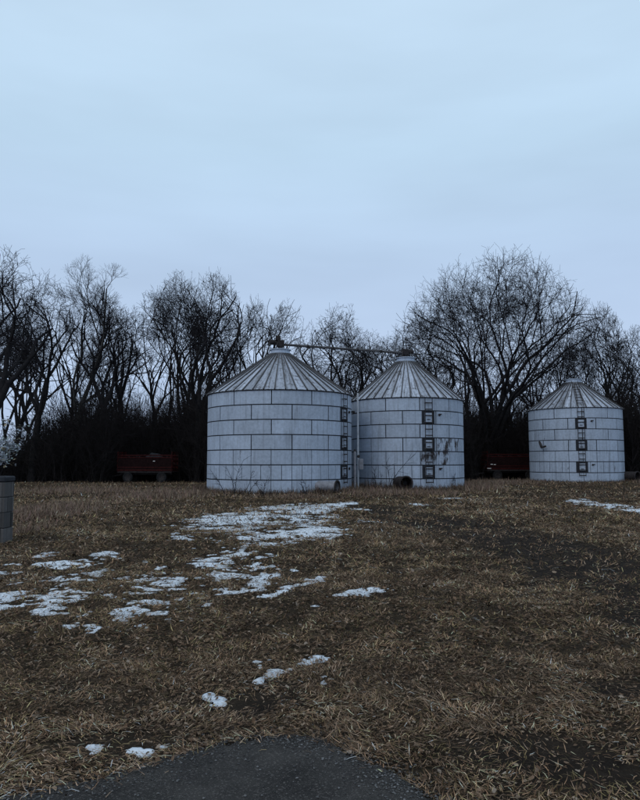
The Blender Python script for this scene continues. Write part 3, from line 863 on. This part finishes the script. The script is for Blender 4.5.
    for s_ in range(stems):
        if habit == 'fork':
            off = forkoff+s_*6.28/stems
            d0 = deflect(rnd, base_d, R(rnd.uniform(8, 17)) if stems > 1 else R(2), off)
            p0 = (.35*math.cos(off), .3*math.sin(off), -.15) if stems > 1 else (0, 0, -.15)
            rr = trunk_r*(1 if stems == 1 else rnd.uniform(.6, .8)); hf = height*fork; n = 4; pts = [p0]; rad = [rr*1.25]; d = d0; p = p0
            for i in range(n):
                d = norm((d[0]+rnd.gauss(0, .05), d[1]+rnd.gauss(0, .05), d[2]+.02))
                p = tuple(p[q]+d[q]*hf/n for q in range(3)); pts.append(p); rad.append(rr*(1-.15*(i+1)/n))
            lv[0].append((pts, rad))
            L0 = (height-hf)*.185*1.28*reach
            for c in range(limbs):
                split(p, deflect(rnd, d, R(rnd.uniform(8, 30))*spread, forkoff+c*6.28/limbs+rnd.uniform(-.4, .4)), L0*rnd.uniform(.9, 1.15), rad[-1]*rnd.uniform(.62, .75), 0, levels)
            continue
        off = rnd.uniform(0, 6.28)
        p0 = (0, 0, -.15) if stems == 1 else (.45*math.cos(off+s_*6.28/stems), .4*math.sin(off+s_*6.28/stems), -.15)
        rr = trunk_r*(1 if stems == 1 else rnd.uniform(.6, .85))
        if habit == 'upright':
            d0 = deflect(rnd, base_d, R(rnd.uniform(2, 8)) if stems > 1 else R(2))
            grow(p0, d0, height*rnd.uniform(.84, .94), rr, 0, rr*.18)
        else:
            d0 = deflect(rnd, base_d, R(rnd.uniform(6, 16)) if stems > 1 else R(rnd.uniform(0, 4)), off+s_*6.28/stems)
            hf = height*fork*rnd.uniform(.8, 1.2)
            n = max(3, int(hf/.8)); pts = [p0]; rad = [rr*1.25]; d = d0; p = p0
            for i in range(n):
                d = norm((d[0]+rnd.gauss(0, .05), d[1]+rnd.gauss(0, .05), d[2]+.02))
                p = tuple(p[q]+d[q]*hf/n for q in range(3)); pts.append(p); rad.append(rr*(1-.2*(i+1)/n))
            lv[0].append((pts, rad))
            nm = limbs if stems == 1 else max(2, int(limbs/stems+.5))
            o2 = rnd.uniform(0, 6.28)
            for c in range(nm):
                a = R(rnd.uniform(12, 26)) if c == 0 else R(rnd.uniform(20, 46)*spread)
                j = n if c < 3 else max(n-2, 1)
                grow(pts[j], deflect(rnd, d, a, o2+c*6.28/nm+rnd.uniform(-.3, .3)), height*(1-fork)*rnd.uniform(.62, .8)*reach, rad[j]*rnd.uniform(.5, .68), 1)
    va, qa = tubes(lv[0], 10); vb, qb = tubes(lv[1], 7)
    trunk = mesh_np('trunk', np.concatenate([va, vb]), [np.concatenate([qa, qb+len(va)])], M['bark_pale' if pale else 'bark'], True)
    V, Q, o = [], [], 0
    for l, s_ in ((2, 5), (3, 4), (4, 3), (5, 3)):
        v, q = tubes(lv[l], s_)
        V.append(v); Q.append(q+o); o += len(v)
    crown = mesh_np('crown', np.concatenate(V), [np.concatenate(Q)], M['twig'], True)
    return trunk, crown
TREES = []
def plant(meshes, X, Y, label, group, rz=0, s=1.0, sz=None):
    t = empty('bare_tree', (X, Y, gz(X, Y)-.02), rz, label=label, cat='tree', group=group)
    t.scale = (s, s, sz or s)
    link('trunk', meshes[0], t); link('crown', meshes[1], t)
    return t
G1 = 'bare trees along the edge of the woods'
def tree_px(xb, xc, top, hw, D, label, seed, **k):
    hgt = HT(D, top); X = XX(D, xb)
    m = tree_meshes(seed, hgt, hw/F*D, cx=XX(D, xc)-X, **k)
    TREES.append((m, hgt)); plant(m, X, D, label, G1)
tree_px(-14, -2, 240, 50, 46, 'big leaning bare tree cut by the left edge of the picture', 11, trunk_r=.36, lean=.14, fork=.26, limbs=4, habit='fork', spread=1.15, side=.42, levels=9)
tree_px(67, 70, 264, 44, 62, 'bare tree with straight pale trunk near the left edge', 12, trunk_r=.24, habit='upright', limbs=13, low=.22, dens=.9, pale=True)
tree_px(104, 98, 283, 40, 60, 'bare tree forking low just left of the red wagon', 13, trunk_r=.27, fork=.36, limbs=3, habit='fork', spread=1.0, side=.38, levels=9)
tree_px(124, 132, 290, 34, 64, 'slim dark bare tree standing behind the red wagon', 14, trunk_r=.24, fork=.42, limbs=3, habit='fork', spread=.9, side=.36, levels=8, lean=-.05)
tree_px(158, 150, 285, 32, 68, 'bare tree with upright limbs right of the red wagon', 15, trunk_r=.25, fork=.34, stems=2, limbs=2, habit='fork', spread=.75, side=.36, levels=9, forkoff=.0)
tree_px(182, 178, 268, 36, 62, 'tall bare tree with two stems left of the widest bin', 16, trunk_r=.30, stems=2, fork=.24, limbs=3, habit='fork', spread=.75, side=.36, levels=9, forkoff=.1)
tree_px(196, 214, 263, 36, 59, 'tallest bare tree at the left shoulder of the widest bin, leaning right', 17, trunk_r=.32, lean=.14, fork=.28, limbs=3, habit='fork', spread=.8, side=.40, levels=9)
tree_px(255, 254, 291, 22, 70, 'thin sparse bare tree behind the left roof slope of the widest bin', 18, trunk_r=.2, fork=.34, limbs=3, habit='fork', spread=.8, side=.36, levels=8)
tree_px(280, 284, 288, 28, 66, 'slender bare tree right behind the peak of the widest bin', 19, trunk_r=.22, fork=.42, limbs=3, habit='fork', spread=1.0, side=.36, levels=8, low=.35)
tree_px(341, 340, 294, 35, 63, 'bare tree rising between the two left bin roofs', 20, trunk_r=.26, fork=.32, limbs=4, habit='fork', spread=.95, side=.36, levels=9)
tree_px(388, 384, 308, 30, 72, 'small bare tree behind the peak of the middle bin', 21, trunk_r=.2, fork=.3, limbs=4, habit='fork', spread=1.1, side=.36, levels=8)
tree_px(432, 425, 304, 30, 70, 'low bare tree behind the right roof slope of the middle bin', 27, trunk_r=.2, fork=.3, limbs=4, habit='fork', spread=1.1, side=.36, levels=8)
tree_px(488, 495, 249, 107, 63, 'huge spreading bare tree with several trunks between middle and right bins', 22, trunk_r=.44, stems=4, fork=.15, limbs=3, low=.08, habit='fork', spread=1.12, reach=1.0, side=.42, levels=9, forkoff=.15)
tree_px(603, 606, 300, 28, 66, 'narrow upright bare tree behind the right bin', 23, trunk_r=.2, fork=.3, limbs=4, habit='fork', spread=.7, side=.40, levels=9)
tree_px(548, 552, 318, 30, 72, 'low bare tree over the left roof slope of the right bin', 24, trunk_r=.2, fork=.25, limbs=4, habit='fork', spread=1.1, side=.36, levels=8)
tree_px(650, 648, 318, 42, 60, 'dark low bare tree cut by the right edge of the picture', 25, trunk_r=.24, fork=.2, limbs=4, habit='fork', spread=1.2, side=.36, levels=9, low=.1)
tree_px(18, 22, 300, 34, 70, 'thin bare tree far behind the big leaning one at the left edge', 28, trunk_r=.2, fork=.3, limbs=4, habit='fork', spread=1.1, side=.36, levels=8)
tree_px(236, 238, 300, 28, 72, 'small bare tree over the left roof slope of the widest bin', 29, trunk_r=.2, fork=.35, limbs=4, habit='fork', spread=.95, side=.36, levels=8)
tree_px(316, 312, 318, 26, 74, 'low bare tree over the right roof slope of the widest bin', 30, trunk_r=.2, fork=.35, limbs=4, habit='fork', spread=1.0, side=.36, levels=8)
tree_px(627, 625, 312, 26, 70, 'slight bare tree between the right bin and the right edge', 31, trunk_r=.2, fork=.35, limbs=3, habit='fork', spread=.9, side=.36, levels=8)
tree_px(364, 366, 326, 24, 68, 'low bare tree over the left roof slope of the middle bin', 32, trunk_r=.19, fork=.3, limbs=4, habit='fork', spread=1.0, side=.36, levels=8)
tree_px(34, 40, 268, 36, 58, 'bare tree with crossing boughs between leaning tree and pale trunk', 26, trunk_r=.27, fork=.30, limbs=4, habit='fork', spread=1.15, side=.38, levels=9)
# deeper in the wood: copies, a row behind the other
rnd = random.Random(77)
for k in range(22):
    xp = 4 + k*31 + rnd.uniform(-10, 10)
    D = rnd.uniform(76, 104)
    (m, hgt) = TREES[rnd.choice([2, 3, 4, 5, 7, 8, 9, 10, 13, 14])]
    top = (312 if xp < 250 else 342) + rnd.uniform(-16, 22)
    if 400 < xp < 590: top = 318 + rnd.uniform(-14, 20)
    s_ = HT(D, top)/hgt
    plant(m, XX(D, xp), D, 'bare tree deep in the woods, one of a tangled back row', 'bare trees of the tangled back row', rnd.uniform(0, 6.28), s_*.95, s_)

# ------------------------------------------------------------------ thicket under the trees
def shrub_polys(X, Y, Z, h, rnd, nside, polys_s, polys_t, r0=.016, spread=.35):
    d = norm((rnd.gauss(0, spread), rnd.gauss(0, spread*.8), 1)); p = (X, Y, Z-.05)
    n = 4; pts = [p]; rad = [r0]; ds = [d]
    for i in range(n):
        d = norm((d[0]+rnd.gauss(0, .16), d[1]+rnd.gauss(0, .14), d[2]+rnd.gauss(0, .08)))
        p = (p[0]+d[0]*h/n, p[1]+d[1]*h/n, p[2]+d[2]*h/n); pts.append(p); rad.append(r0*(1-.7*(i+1)/n)); ds.append(d)
    polys_s.append((pts, rad))
    for k in range(nside):
        j = rnd.randint(1, n); f = rnd.random()
        a, b = pts[j-1], pts[j]; q = tuple(a[i]+(b[i]-a[i])*f for i in range(3))
        dd = deflect(rnd, ds[j], R(rnd.uniform(25, 70))); L_ = h*rnd.uniform(.14, .34)
        q1 = tuple(q[i]+dd[i]*L_*.5 for i in range(3)); dd = deflect(rnd, dd, R(rnd.uniform(5, 25)))
        q2 = tuple(q1[i]+dd[i]*L_*.5 for i in range(3))
        polys_t.append(([q, q1, q2], [r0*.55, r0*.42, r0*.25]))
def gn_scatter(name, P, rz, scl, vid, variants):
    """real geometry: copies of a few shrubs on a cloud of points"""
    coll = bpy.data.collections.new(name+'_kinds')
    for k, me in enumerate(variants):
        coll.objects.link(bpy.data.objects.new('%s_kind_%02d' % (name, k), me))
    n = len(P); me = bpy.data.meshes.new(name); me.vertices.add(n); me.vertices.foreach_set('co', np.asarray(P, np.float32).ravel())
    a = me.attributes.new('turn', 'FLOAT_VECTOR', 'POINT'); a.data.foreach_set('vector', np.stack([np.zeros(n), np.zeros(n), rz], 1).astype(np.float32).ravel())
    a = me.attributes.new('size', 'FLOAT_VECTOR', 'POINT'); a.data.foreach_set('vector', np.asarray(scl, np.float32).ravel())
    a = me.attributes.new('which', 'INT', 'POINT'); a.data.foreach_set('value', np.asarray(vid, np.int32))
    g = bpy.data.node_groups.new(name, 'GeometryNodeTree')
    g.interface.new_socket('Geometry', in_out='INPUT', socket_type='NodeSocketGeometry')
    g.interface.new_socket('Geometry', in_out='OUTPUT', socket_type='NodeSocketGeometry')
    gi = g.nodes.new('NodeGroupInput'); go = g.nodes.new('NodeGroupOutput')
    ip = g.nodes.new('GeometryNodeInstanceOnPoints'); ci = g.nodes.new('GeometryNodeCollectionInfo')
    ci.inputs['Collection'].default_value = coll; ci.inputs['Separate Children'].default_value = True; ci.inputs['Reset Children'].default_value = True
    def attr(nm, ty):
        q = g.nodes.new('GeometryNodeInputNamedAttribute'); q.data_type = ty; q.inputs['Name'].default_value = nm; return q.outputs['Attribute']
    er = g.nodes.new('FunctionNodeEulerToRotation')
    g.links.new(attr('turn', 'FLOAT_VECTOR'), er.inputs[0]); g.links.new(er.outputs[0], ip.inputs['Rotation'])
    g.links.new(attr('size', 'FLOAT_VECTOR'), ip.inputs['Scale']); g.links.new(attr('which', 'INT'), ip.inputs['Instance Index'])
    ip.inputs['Pick Instance'].default_value = True
    g.links.new(gi.outputs[0], ip.inputs['Points']); g.links.new(ci.outputs[0], ip.inputs['Instance']); g.links.new(ip.outputs[0], go.inputs[0])
    o = link(name, me); md = o.modifiers.new('scatter', 'NODES'); md.node_group = g
    return o
def build_thicket():
    rnd = random.Random(5); kinds = []
    for k in range(8):
        S, T = [], []
        for q in range(11):
            shrub_polys(rnd.gauss(0, .45), rnd.gauss(0, .45), 0, rnd.uniform(.5, 1.05)*5.0, rnd, 11, S, T, rnd.uniform(.014, .036), .28)
        v1, q1 = tubes(S, 4); v2, q2 = tubes(T, 3)
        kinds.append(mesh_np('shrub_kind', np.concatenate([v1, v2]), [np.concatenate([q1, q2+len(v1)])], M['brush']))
    P, rz, sc, vid = [], [], [], []
    while len(P) < 1900:
        D = 56.0 + 36*rnd.random()**1.1
        xp = rnd.uniform(-60, 700); X = XX(D, xp)
        if xp < 34 and rnd.random() < (.3 if xp > 12 else .62): continue
        if abs(X-XX(DW, 149)) < 3.3 and abs(D-DW) < 2.0: continue
        if abs(xp-506) < 32 and D < DW2+2.0: continue
        if math.hypot(X-RX, D-RY) < RR+1.3: continue
        hh = .60 + .75*rnd.random() + .85*float(vnoise(X, 0, 5, 21))
        if 430 < xp < 560: hh += .35
        if xp > 560: hh += .25
        if xp < 80: hh *= .5+.5*max(0, xp-22)/58
        P.append((X, D, gz(X, D))); rz.append(rnd.uniform(0, 6.28)); w_ = rnd.uniform(.8, 1.2); sc.append((w_, w_, hh)); vid.append(rnd.randrange(8))
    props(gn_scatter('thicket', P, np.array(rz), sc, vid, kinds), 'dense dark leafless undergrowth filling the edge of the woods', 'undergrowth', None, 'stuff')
build_thicket()

# saplings and weeds before the bins
def sapling(label, xp, yp, h, n, seed, r0=.019):
    X, Y = gp(xp, yp); rnd_ = random.Random(seed); S, T = [], []
    for k in range(n): shrub_polys(rnd_.gauss(0, .12), rnd_.gauss(0, .08), 0, h*rnd_.uniform(.6, 1.05), rnd_, 9, S, T, r0, .22)
    t = empty('sapling', (X, Y, gz(X, Y)), label=label, cat='sapling', group='leafless saplings at the feet of the bins')
    v, q = tubes(S, 5); link('stem', mesh_np('stem', v, [q], M['twig']), t)
    v, q = tubes(T, 3); props(link('twigs', mesh_np('twigs', v, [q], M['twig']), t), kind='stuff')
sapling('leafless sapling at the left of the widest bin front', 232, 495.5, 1.9, 3, 1)
sapling('second leafless sapling from the left before the widest bin', 242, 495.5, 1.5, 2, 2)
sapling('leafless weed clump at the middle front of the widest bin', 261, 495.5, 1.0, 4, 3)
sapling('leafless weed beside the pale fan at the widest bin', 306, 495, 1.1, 3, 4)
sapling('tall leafless sapling left of the middle bin fan', 389, 491, 3.0, 2, 5, .022)
sapling('leafless weed clump at the left edge of the middle bin', 376, 491, 1.3, 4, 6)
sapling('leafless weed clump right of the middle bin ladder', 452, 490, 1.2, 5, 7)

# ------------------------------------------------------------------ grass and litter
def ribbons(x, y, z, L_, w, az, tilt, curl, col, two=True):
    """bent tapering blades: 5 vertices, a quad and a triangle"""
    n = len(x)
    dx, dy = np.cos(az), np.sin(az)
    sx, sy = -dy*w/2, dx*w/2
    c, s = np.cos(tilt), np.sin(tilt)
    mx = x+dx*c*L_*.55; my = y+dy*c*L_*.55; mz = z+s*L_*.55
    t2 = tilt-curl
    ex = mx+dx*np.cos(t2)*L_*.45; ey = my+dy*np.cos(t2)*L_*.45; ez = np.maximum(mz+np.sin(t2)*L_*.45, z-.01)
    V = np.stack([np.stack([x-sx, y-sy, z], 1), np.stack([x+sx, y+sy, z], 1),
                  np.stack([mx+sx*.85, my+sy*.85, mz], 1), np.stack([mx-sx*.85, my-sy*.85, mz], 1),
                  np.stack([ex, ey, ez], 1)], 1).reshape(-1, 3)
    b = np.arange(n)[:, None]*5
    Q = b+np.array([[0, 1, 2, 3]]); T = b+np.array([[3, 2, 4]])
    return V, Q, T, np.repeat(col, 5, 0)
PAL = np.array([(.30, .235, .165), (.21, .155, .105), (.135, .095, .062), (.25, .21, .165), (.085, .060, .042), (.17, .15, .085), (.36, .31, .245), (.105, .10, .052)])
def scatter(rs, y0, y1, dens):
    """points of the lawn between two distances"""
    wy = lambda y: 0.52*y+3.0
    A = (wy(y0)+wy(y1))*(y1-y0); n = int(A*dens)
    u = rs.rand(n); a, b = wy(y0), wy(y1)
    t = (-a+np.sqrt(a*a+u*(b*b-a*a)))/(b-a) if b != a else u
    y = y0+t*(y1-y0); x = (rs.rand(n)*2-1)*wy(y)
    return x, y
def keep(rs, x, y, snow_keep=.42, mud_keep=.28):
    k = ~in_poly(x, y + rs.exponential(.045, len(x)), COARSE)
    s = snow_field(x, y)
    k &= (s < -.02) | (rs.rand(len(x)) < snow_keep)
    k &= rs.rand(len(x)) > rut(x, y)*(1-mud_keep)
    for cx, cy, rb in ((LX, LY, RL), (MX, MY, RM), (RX, RY, RR)): k &= np.hypot(x-cx, y-cy) > rb+.05
    return k
def palette(rs, x, y):
    n = len(x); ct = np.exp(rs.normal(-.22, .62, n))
    g = vnoise(x, y, 2.4, 31)*.6 + vnoise(x, y, .5, 32)*.4
    idx = np.clip((rs.rand(n)*.75+g*.45-.10)*len(PAL)*.95, 0, len(PAL)-1).astype(int)
    order = np.array([6, 0, 3, 1, 5, 2, 7, 4])
    c = PAL[order[idx]]*(0.5+.75*rs.rand(n)**1.5)[:, None]*np.array([[1.55, 1.27, 1.12]])
    return np.minimum(c*(0.60+.70*vnoise(x, y, 3.3, 33))[:, None]*(.35+1.1*vnoise(x, y, .33, 37))[:, None]*ct[:, None], .52)
def build_grass():
    rs = np.random.RandomState(3)
    parts = []
    for y0, y1, dens, lm, wm in ((3.0, 6.5, 3900, .060, .0042), (6.5, 11, 1750, .085, .0056), (11, 19, 560, .13, .0088), (19, 32, 190, .19, .015), (32, 56, 45, .26, .024)):
        x, y = scatter(rs, y0, y1, dens)
        cl = vnoise(x, y, .22, 34)*.5+vnoise(x, y, .8, 35)*.5
        k = keep(rs, x, y) & (rs.rand(len(x)) < .35+1.1*cl)
        x, y, cl = x[k], y[k], cl[k]; n = len(x)
        L_ = lm*(.5+.9*rs.rand(n))*(.75+.5*cl); w = wm*(.6+.8*rs.rand(n))
        sweep = vnoise(x, y, .55, 36)*12
        az = sweep+rs.normal(0, .9, n)
        tilt = np.abs(rs.normal(.14, .25, n)); curl = rs.normal(.3, .45, n)
        z = gh(x, y)+rs.rand(n)*.035*(.4+cl)+.004 + .02*in_poly(x, y, COARSE)
        parts.append(ribbons(x, y, z, L_, w, az, tilt, curl, palette(rs, x, y)))
    o = 0; V, Q, T, CC = [], [], [], []
    for v, q, t, c in parts:
        V.append(v); Q.append(q+o); T.append(t+o); CC.append(c); o += len(v)
    me = mesh_np('grass', np.concatenate(V), [np.concatenate(Q), np.concatenate(T)], M['grass'], False, np.concatenate(CC))
    props(link('grass', me), 'matted dead brown grass covering the field', 'grass', None, 'stuff')
build_grass()
pale_bush()
def build_tall_grass():
    """rank dry grass at the feet of the bins, along the woods and beside the pier"""
    rs = np.random.RandomState(8)
    X, Y, Hh, TT = [], [], [], []
    def ring(cx, cy, rb, n, a0, a1, h, wd=.9):
        a = np.radians(rs.uniform(a0, a1, n)); r = rb+.08+np.abs(rs.normal(0, wd*.5, n))
        f = -math.atan2(cx, cy); aa = a
        x = r*np.sin(aa); y = -r*np.cos(aa)
        X.append(cx+x*math.cos(f)-y*math.sin(f)); Y.append(cy+x*math.sin(f)+y*math.cos(f))
        Hh.append(h*(.35+.9*rs.rand(n))); TT.append(np.full(n, 0))
    ring(LX, LY, RL, 4200, -110, 100, .42); ring(MX, MY, RM, 4500, -100, 100, .50, 1.1); ring(RX, RY, RR, 2600, -100, 100, .30)
    ring(LX, LY, RL, 900, 20, 75, .55, 1.6); ring(MX, MY, RM, 1500, -70, 0, .75, 1.4)
    def blob(px, py, hw, hh, n, h):
        a, b = gp(px, py); x1, _ = gp(px+hw, py); _, y0 = gp(px, py-hh); _, y1 = gp(px, py+hh)
        X.append(a+rs.normal(0, .5, n)*abs(x1-a)); Y.append(b+rs.normal(0, .5, n)*abs(y0-y1)/2)
        Hh.append(h*(.35+.9*rs.rand(n))); TT.append(np.full(n, 1))
    blob(40, 514, 40, 10, 5200, .38); blob(165, 497, 40, 4, 3600, .48); blob(80, 492, 70, 3, 3600, .4); blob(300, 497, 60, 2, 1500, .25)
    blob(470, 489, 25, 2.5, 3000, .55); blob(500, 484, 40, 2, 3000, .4); blob(640, 484, 30, 2.5, 1500, .4); blob(430, 494, 30, 2, 1800, .35); blob(375, 494, 30, 2, 2200, .4); blob(22, 535, 8, 10, 500, .3)
    n = 16000; d = rs.uniform(44, 57, n); xp = rs.uniform(-40, 680, n); xx = (xp-320)/F*d
    kk = rs.rand(n) < np.clip((vnoise(xx, d, 1.6, 51)-.45)*3, .03, 1); n = int(kk.sum())
    X.append(xx[kk]); Y.append(d[kk]); Hh.append(.38*(.2+1.0*rs.rand(n)**1.5)); TT.append(np.full(n, 0))
    x, y, h, tt = map(np.concatenate, (X, Y, Hh, TT))
    k = np.ones(len(x), bool)
    for cx, cy, rb in ((LX, LY, RL), (MX, MY, RM), (RX, RY, RR)): k &= np.hypot(x-cx, y-cy) > rb+.05
    x, y, h, tt = x[k], y[k], h[k], tt[k]; n = len(x)
    base = np.where(tt[:, None] == 1, np.array([[.22, .155, .115]]), np.array([[.135, .095, .070]]))
    col = base*(.45+.85*rs.rand(n))[:, None]*(1+rs.normal(0, .06, (n, 3)))
    v, q, t, c = ribbons(x, y, gh(x, y)-.01, h, .012+.012*rs.rand(n), rs.rand(n)*6.28, rs.normal(.95, .36, n), rs.normal(.7, .6, n), np.clip(col, .01, .5))
    me = mesh_np('tall_grass', v, [q, t], M['grass'], False, c)
    props(link('tall_grass', me), 'rank dry tan grass standing at the bins and along the woods', 'tall grass', None, 'stuff')
build_tall_grass()
def build_litter():
    """fallen leaves and leaf scraps: small folded quads"""
    rs = np.random.RandomState(12)
    V, Q, CC, o = [], [], [], 0
    for y0, y1, dens, s0 in ((3.0, 6.5, 480, .013), (6.5, 11, 230, .018), (11, 22, 50, .028), (22, 40, 10, .05)):
        x, y = scatter(rs, y0, y1, dens)
        k = keep(rs, x, y, .25, .2) & (rs.rand(len(x)) < .25+1.2*vnoise(x, y, .7, 41))
        x, y = x[k], y[k]; n = len(x)
        s = s0*(.5+rs.rand(n)); az = rs.rand(n)*6.28; el = .5+.5*rs.rand(n)
        dx, dy = np.cos(az)*s, np.sin(az)*s; ex, ey = -np.sin(az)*s*el, np.cos(az)*s*el
        z = gh(x, y)+.012+.02*rs.rand(n) + .016*in_poly(x, y, COARSE); f1, f2, tl = rs.normal(0, .4, n)*s, rs.normal(.25, .3, n)*s, rs.normal(0, .35, n)*s
        # six-cornered leaf: stalk, two left, tip, two right, curled up along the edges
        P6 = []
        for u, w_, up in ((-1, 0, -.1), (-.35, -1, .9), (.45, -.75, 1.0), (1, .1, .2), (.4, .85, 1.0), (-.4, .9, .8)):
            ju = u+rs.normal(0, .16, n); jw = w_+rs.normal(0, .16, n)
            P6.append(np.stack([x+dx*ju+ex*jw, y+dy*ju+ey*jw, z+tl*ju+f2*up+f1*jw*.5+rs.normal(0, .08, n)*s], 1))
        v = np.stack(P6, 1).reshape(-1, 3); bi = np.arange(n)[:, None]*6+o
        V.append(v); Q.append(np.concatenate([bi+np.array([t_]) for t_ in ((0, 1, 2), (0, 2, 3), (0, 3, 4), (0, 4, 5))])); o += len(v)
        pal = np.array([(.19, .135, .10), (.24, .19, .15), (.13, .085, .06), (.29, .25, .22), (.08, .055, .04)])
        c = pal[rs.choice(5, n, p=(.3, .2, .24, .06, .20))]*(.5+.6*rs.rand(n))[:, None]*np.array([[1.0, .92, .82]])
        CC.append(np.repeat(c, 6, 0))
    me = mesh_np('leaf_litter', np.concatenate(V), [np.concatenate(Q)], M['litter'], False, np.concatenate(CC))
    props(link('leaf_litter', me), 'brown fallen leaves scattered over the dead grass', 'leaf litter', None, 'stuff')
build_litter()
def build_pebbles():
    """loose grit on the asphalt and along its broken edge"""
    rs = np.random.RandomState(15)
    E = np.array(ASPH)
    n = 3600
    k = rs.randint(0, len(E)-1, n); t = rs.rand(n)[:, None]
    p = E[k]+(E[k+1]-E[k])*t + rs.normal(0, .10, (n, 2))
    m = 2200
    q = np.stack([rs.uniform(-2.6, 2.6, m), rs.uniform(2.2, 4.4, m)], 1); q = q[in_poly(q[:, 0], q[:, 1], COARSE)]
    m2 = 900; x2, y2 = scatter(rs, 4.0, 9.0, 9); kk = ~in_poly(x2, y2, COARSE)
    P = np.concatenate([p, q, np.stack([x2[kk], y2[kk]], 1)]); n = len(P)
    s = .0035+.006*rs.rand(n)**2.2
    onA = in_poly(P[:, 0], P[:, 1], COARSE)
    z = np.where(onA, .022, gh(P[:, 0], P[:, 1])+.008)
    o8 = np.array([(1, 0, 0), (0, 1, 0), (-1, 0, 0), (0, -1, 0), (0, 0, 1), (0, 0, -1)], float)
    jit = o8[None]*(.7+.6*rs.rand(n, 6, 1))*s[:, None, None]*np.array([1, 1, .7])
    a = rs.rand(n)*6.28; ca, sa = np.cos(a)[:, None], np.sin(a)[:, None]
    v = np.stack([jit[..., 0]*ca-jit[..., 1]*sa+P[:, :1], jit[..., 0]*sa+jit[..., 1]*ca+P[:, 1:], jit[..., 2]+(z+s*.4)[:, None]], -1).reshape(-1, 3)
    f = np.array([(0, 1, 4), (1, 2, 4), (2, 3, 4), (3, 0, 4), (1, 0, 5), (2, 1, 5), (3, 2, 5), (0, 3, 5)])
    Fc = (np.arange(n)[:, None, None]*6+f[None]).reshape(-1, 3)
    g = (.03+.13*rs.rand(n)**1.8)[:, None]*np.array([[1, .98, .97]])
    me = mesh_np('gravel', v, [Fc], M['pebble'], False, np.repeat(g, 6, 0))
    props(link('gravel', me), 'loose grey grit on the asphalt and along its edge', 'gravel', None, 'stuff')
build_pebbles()
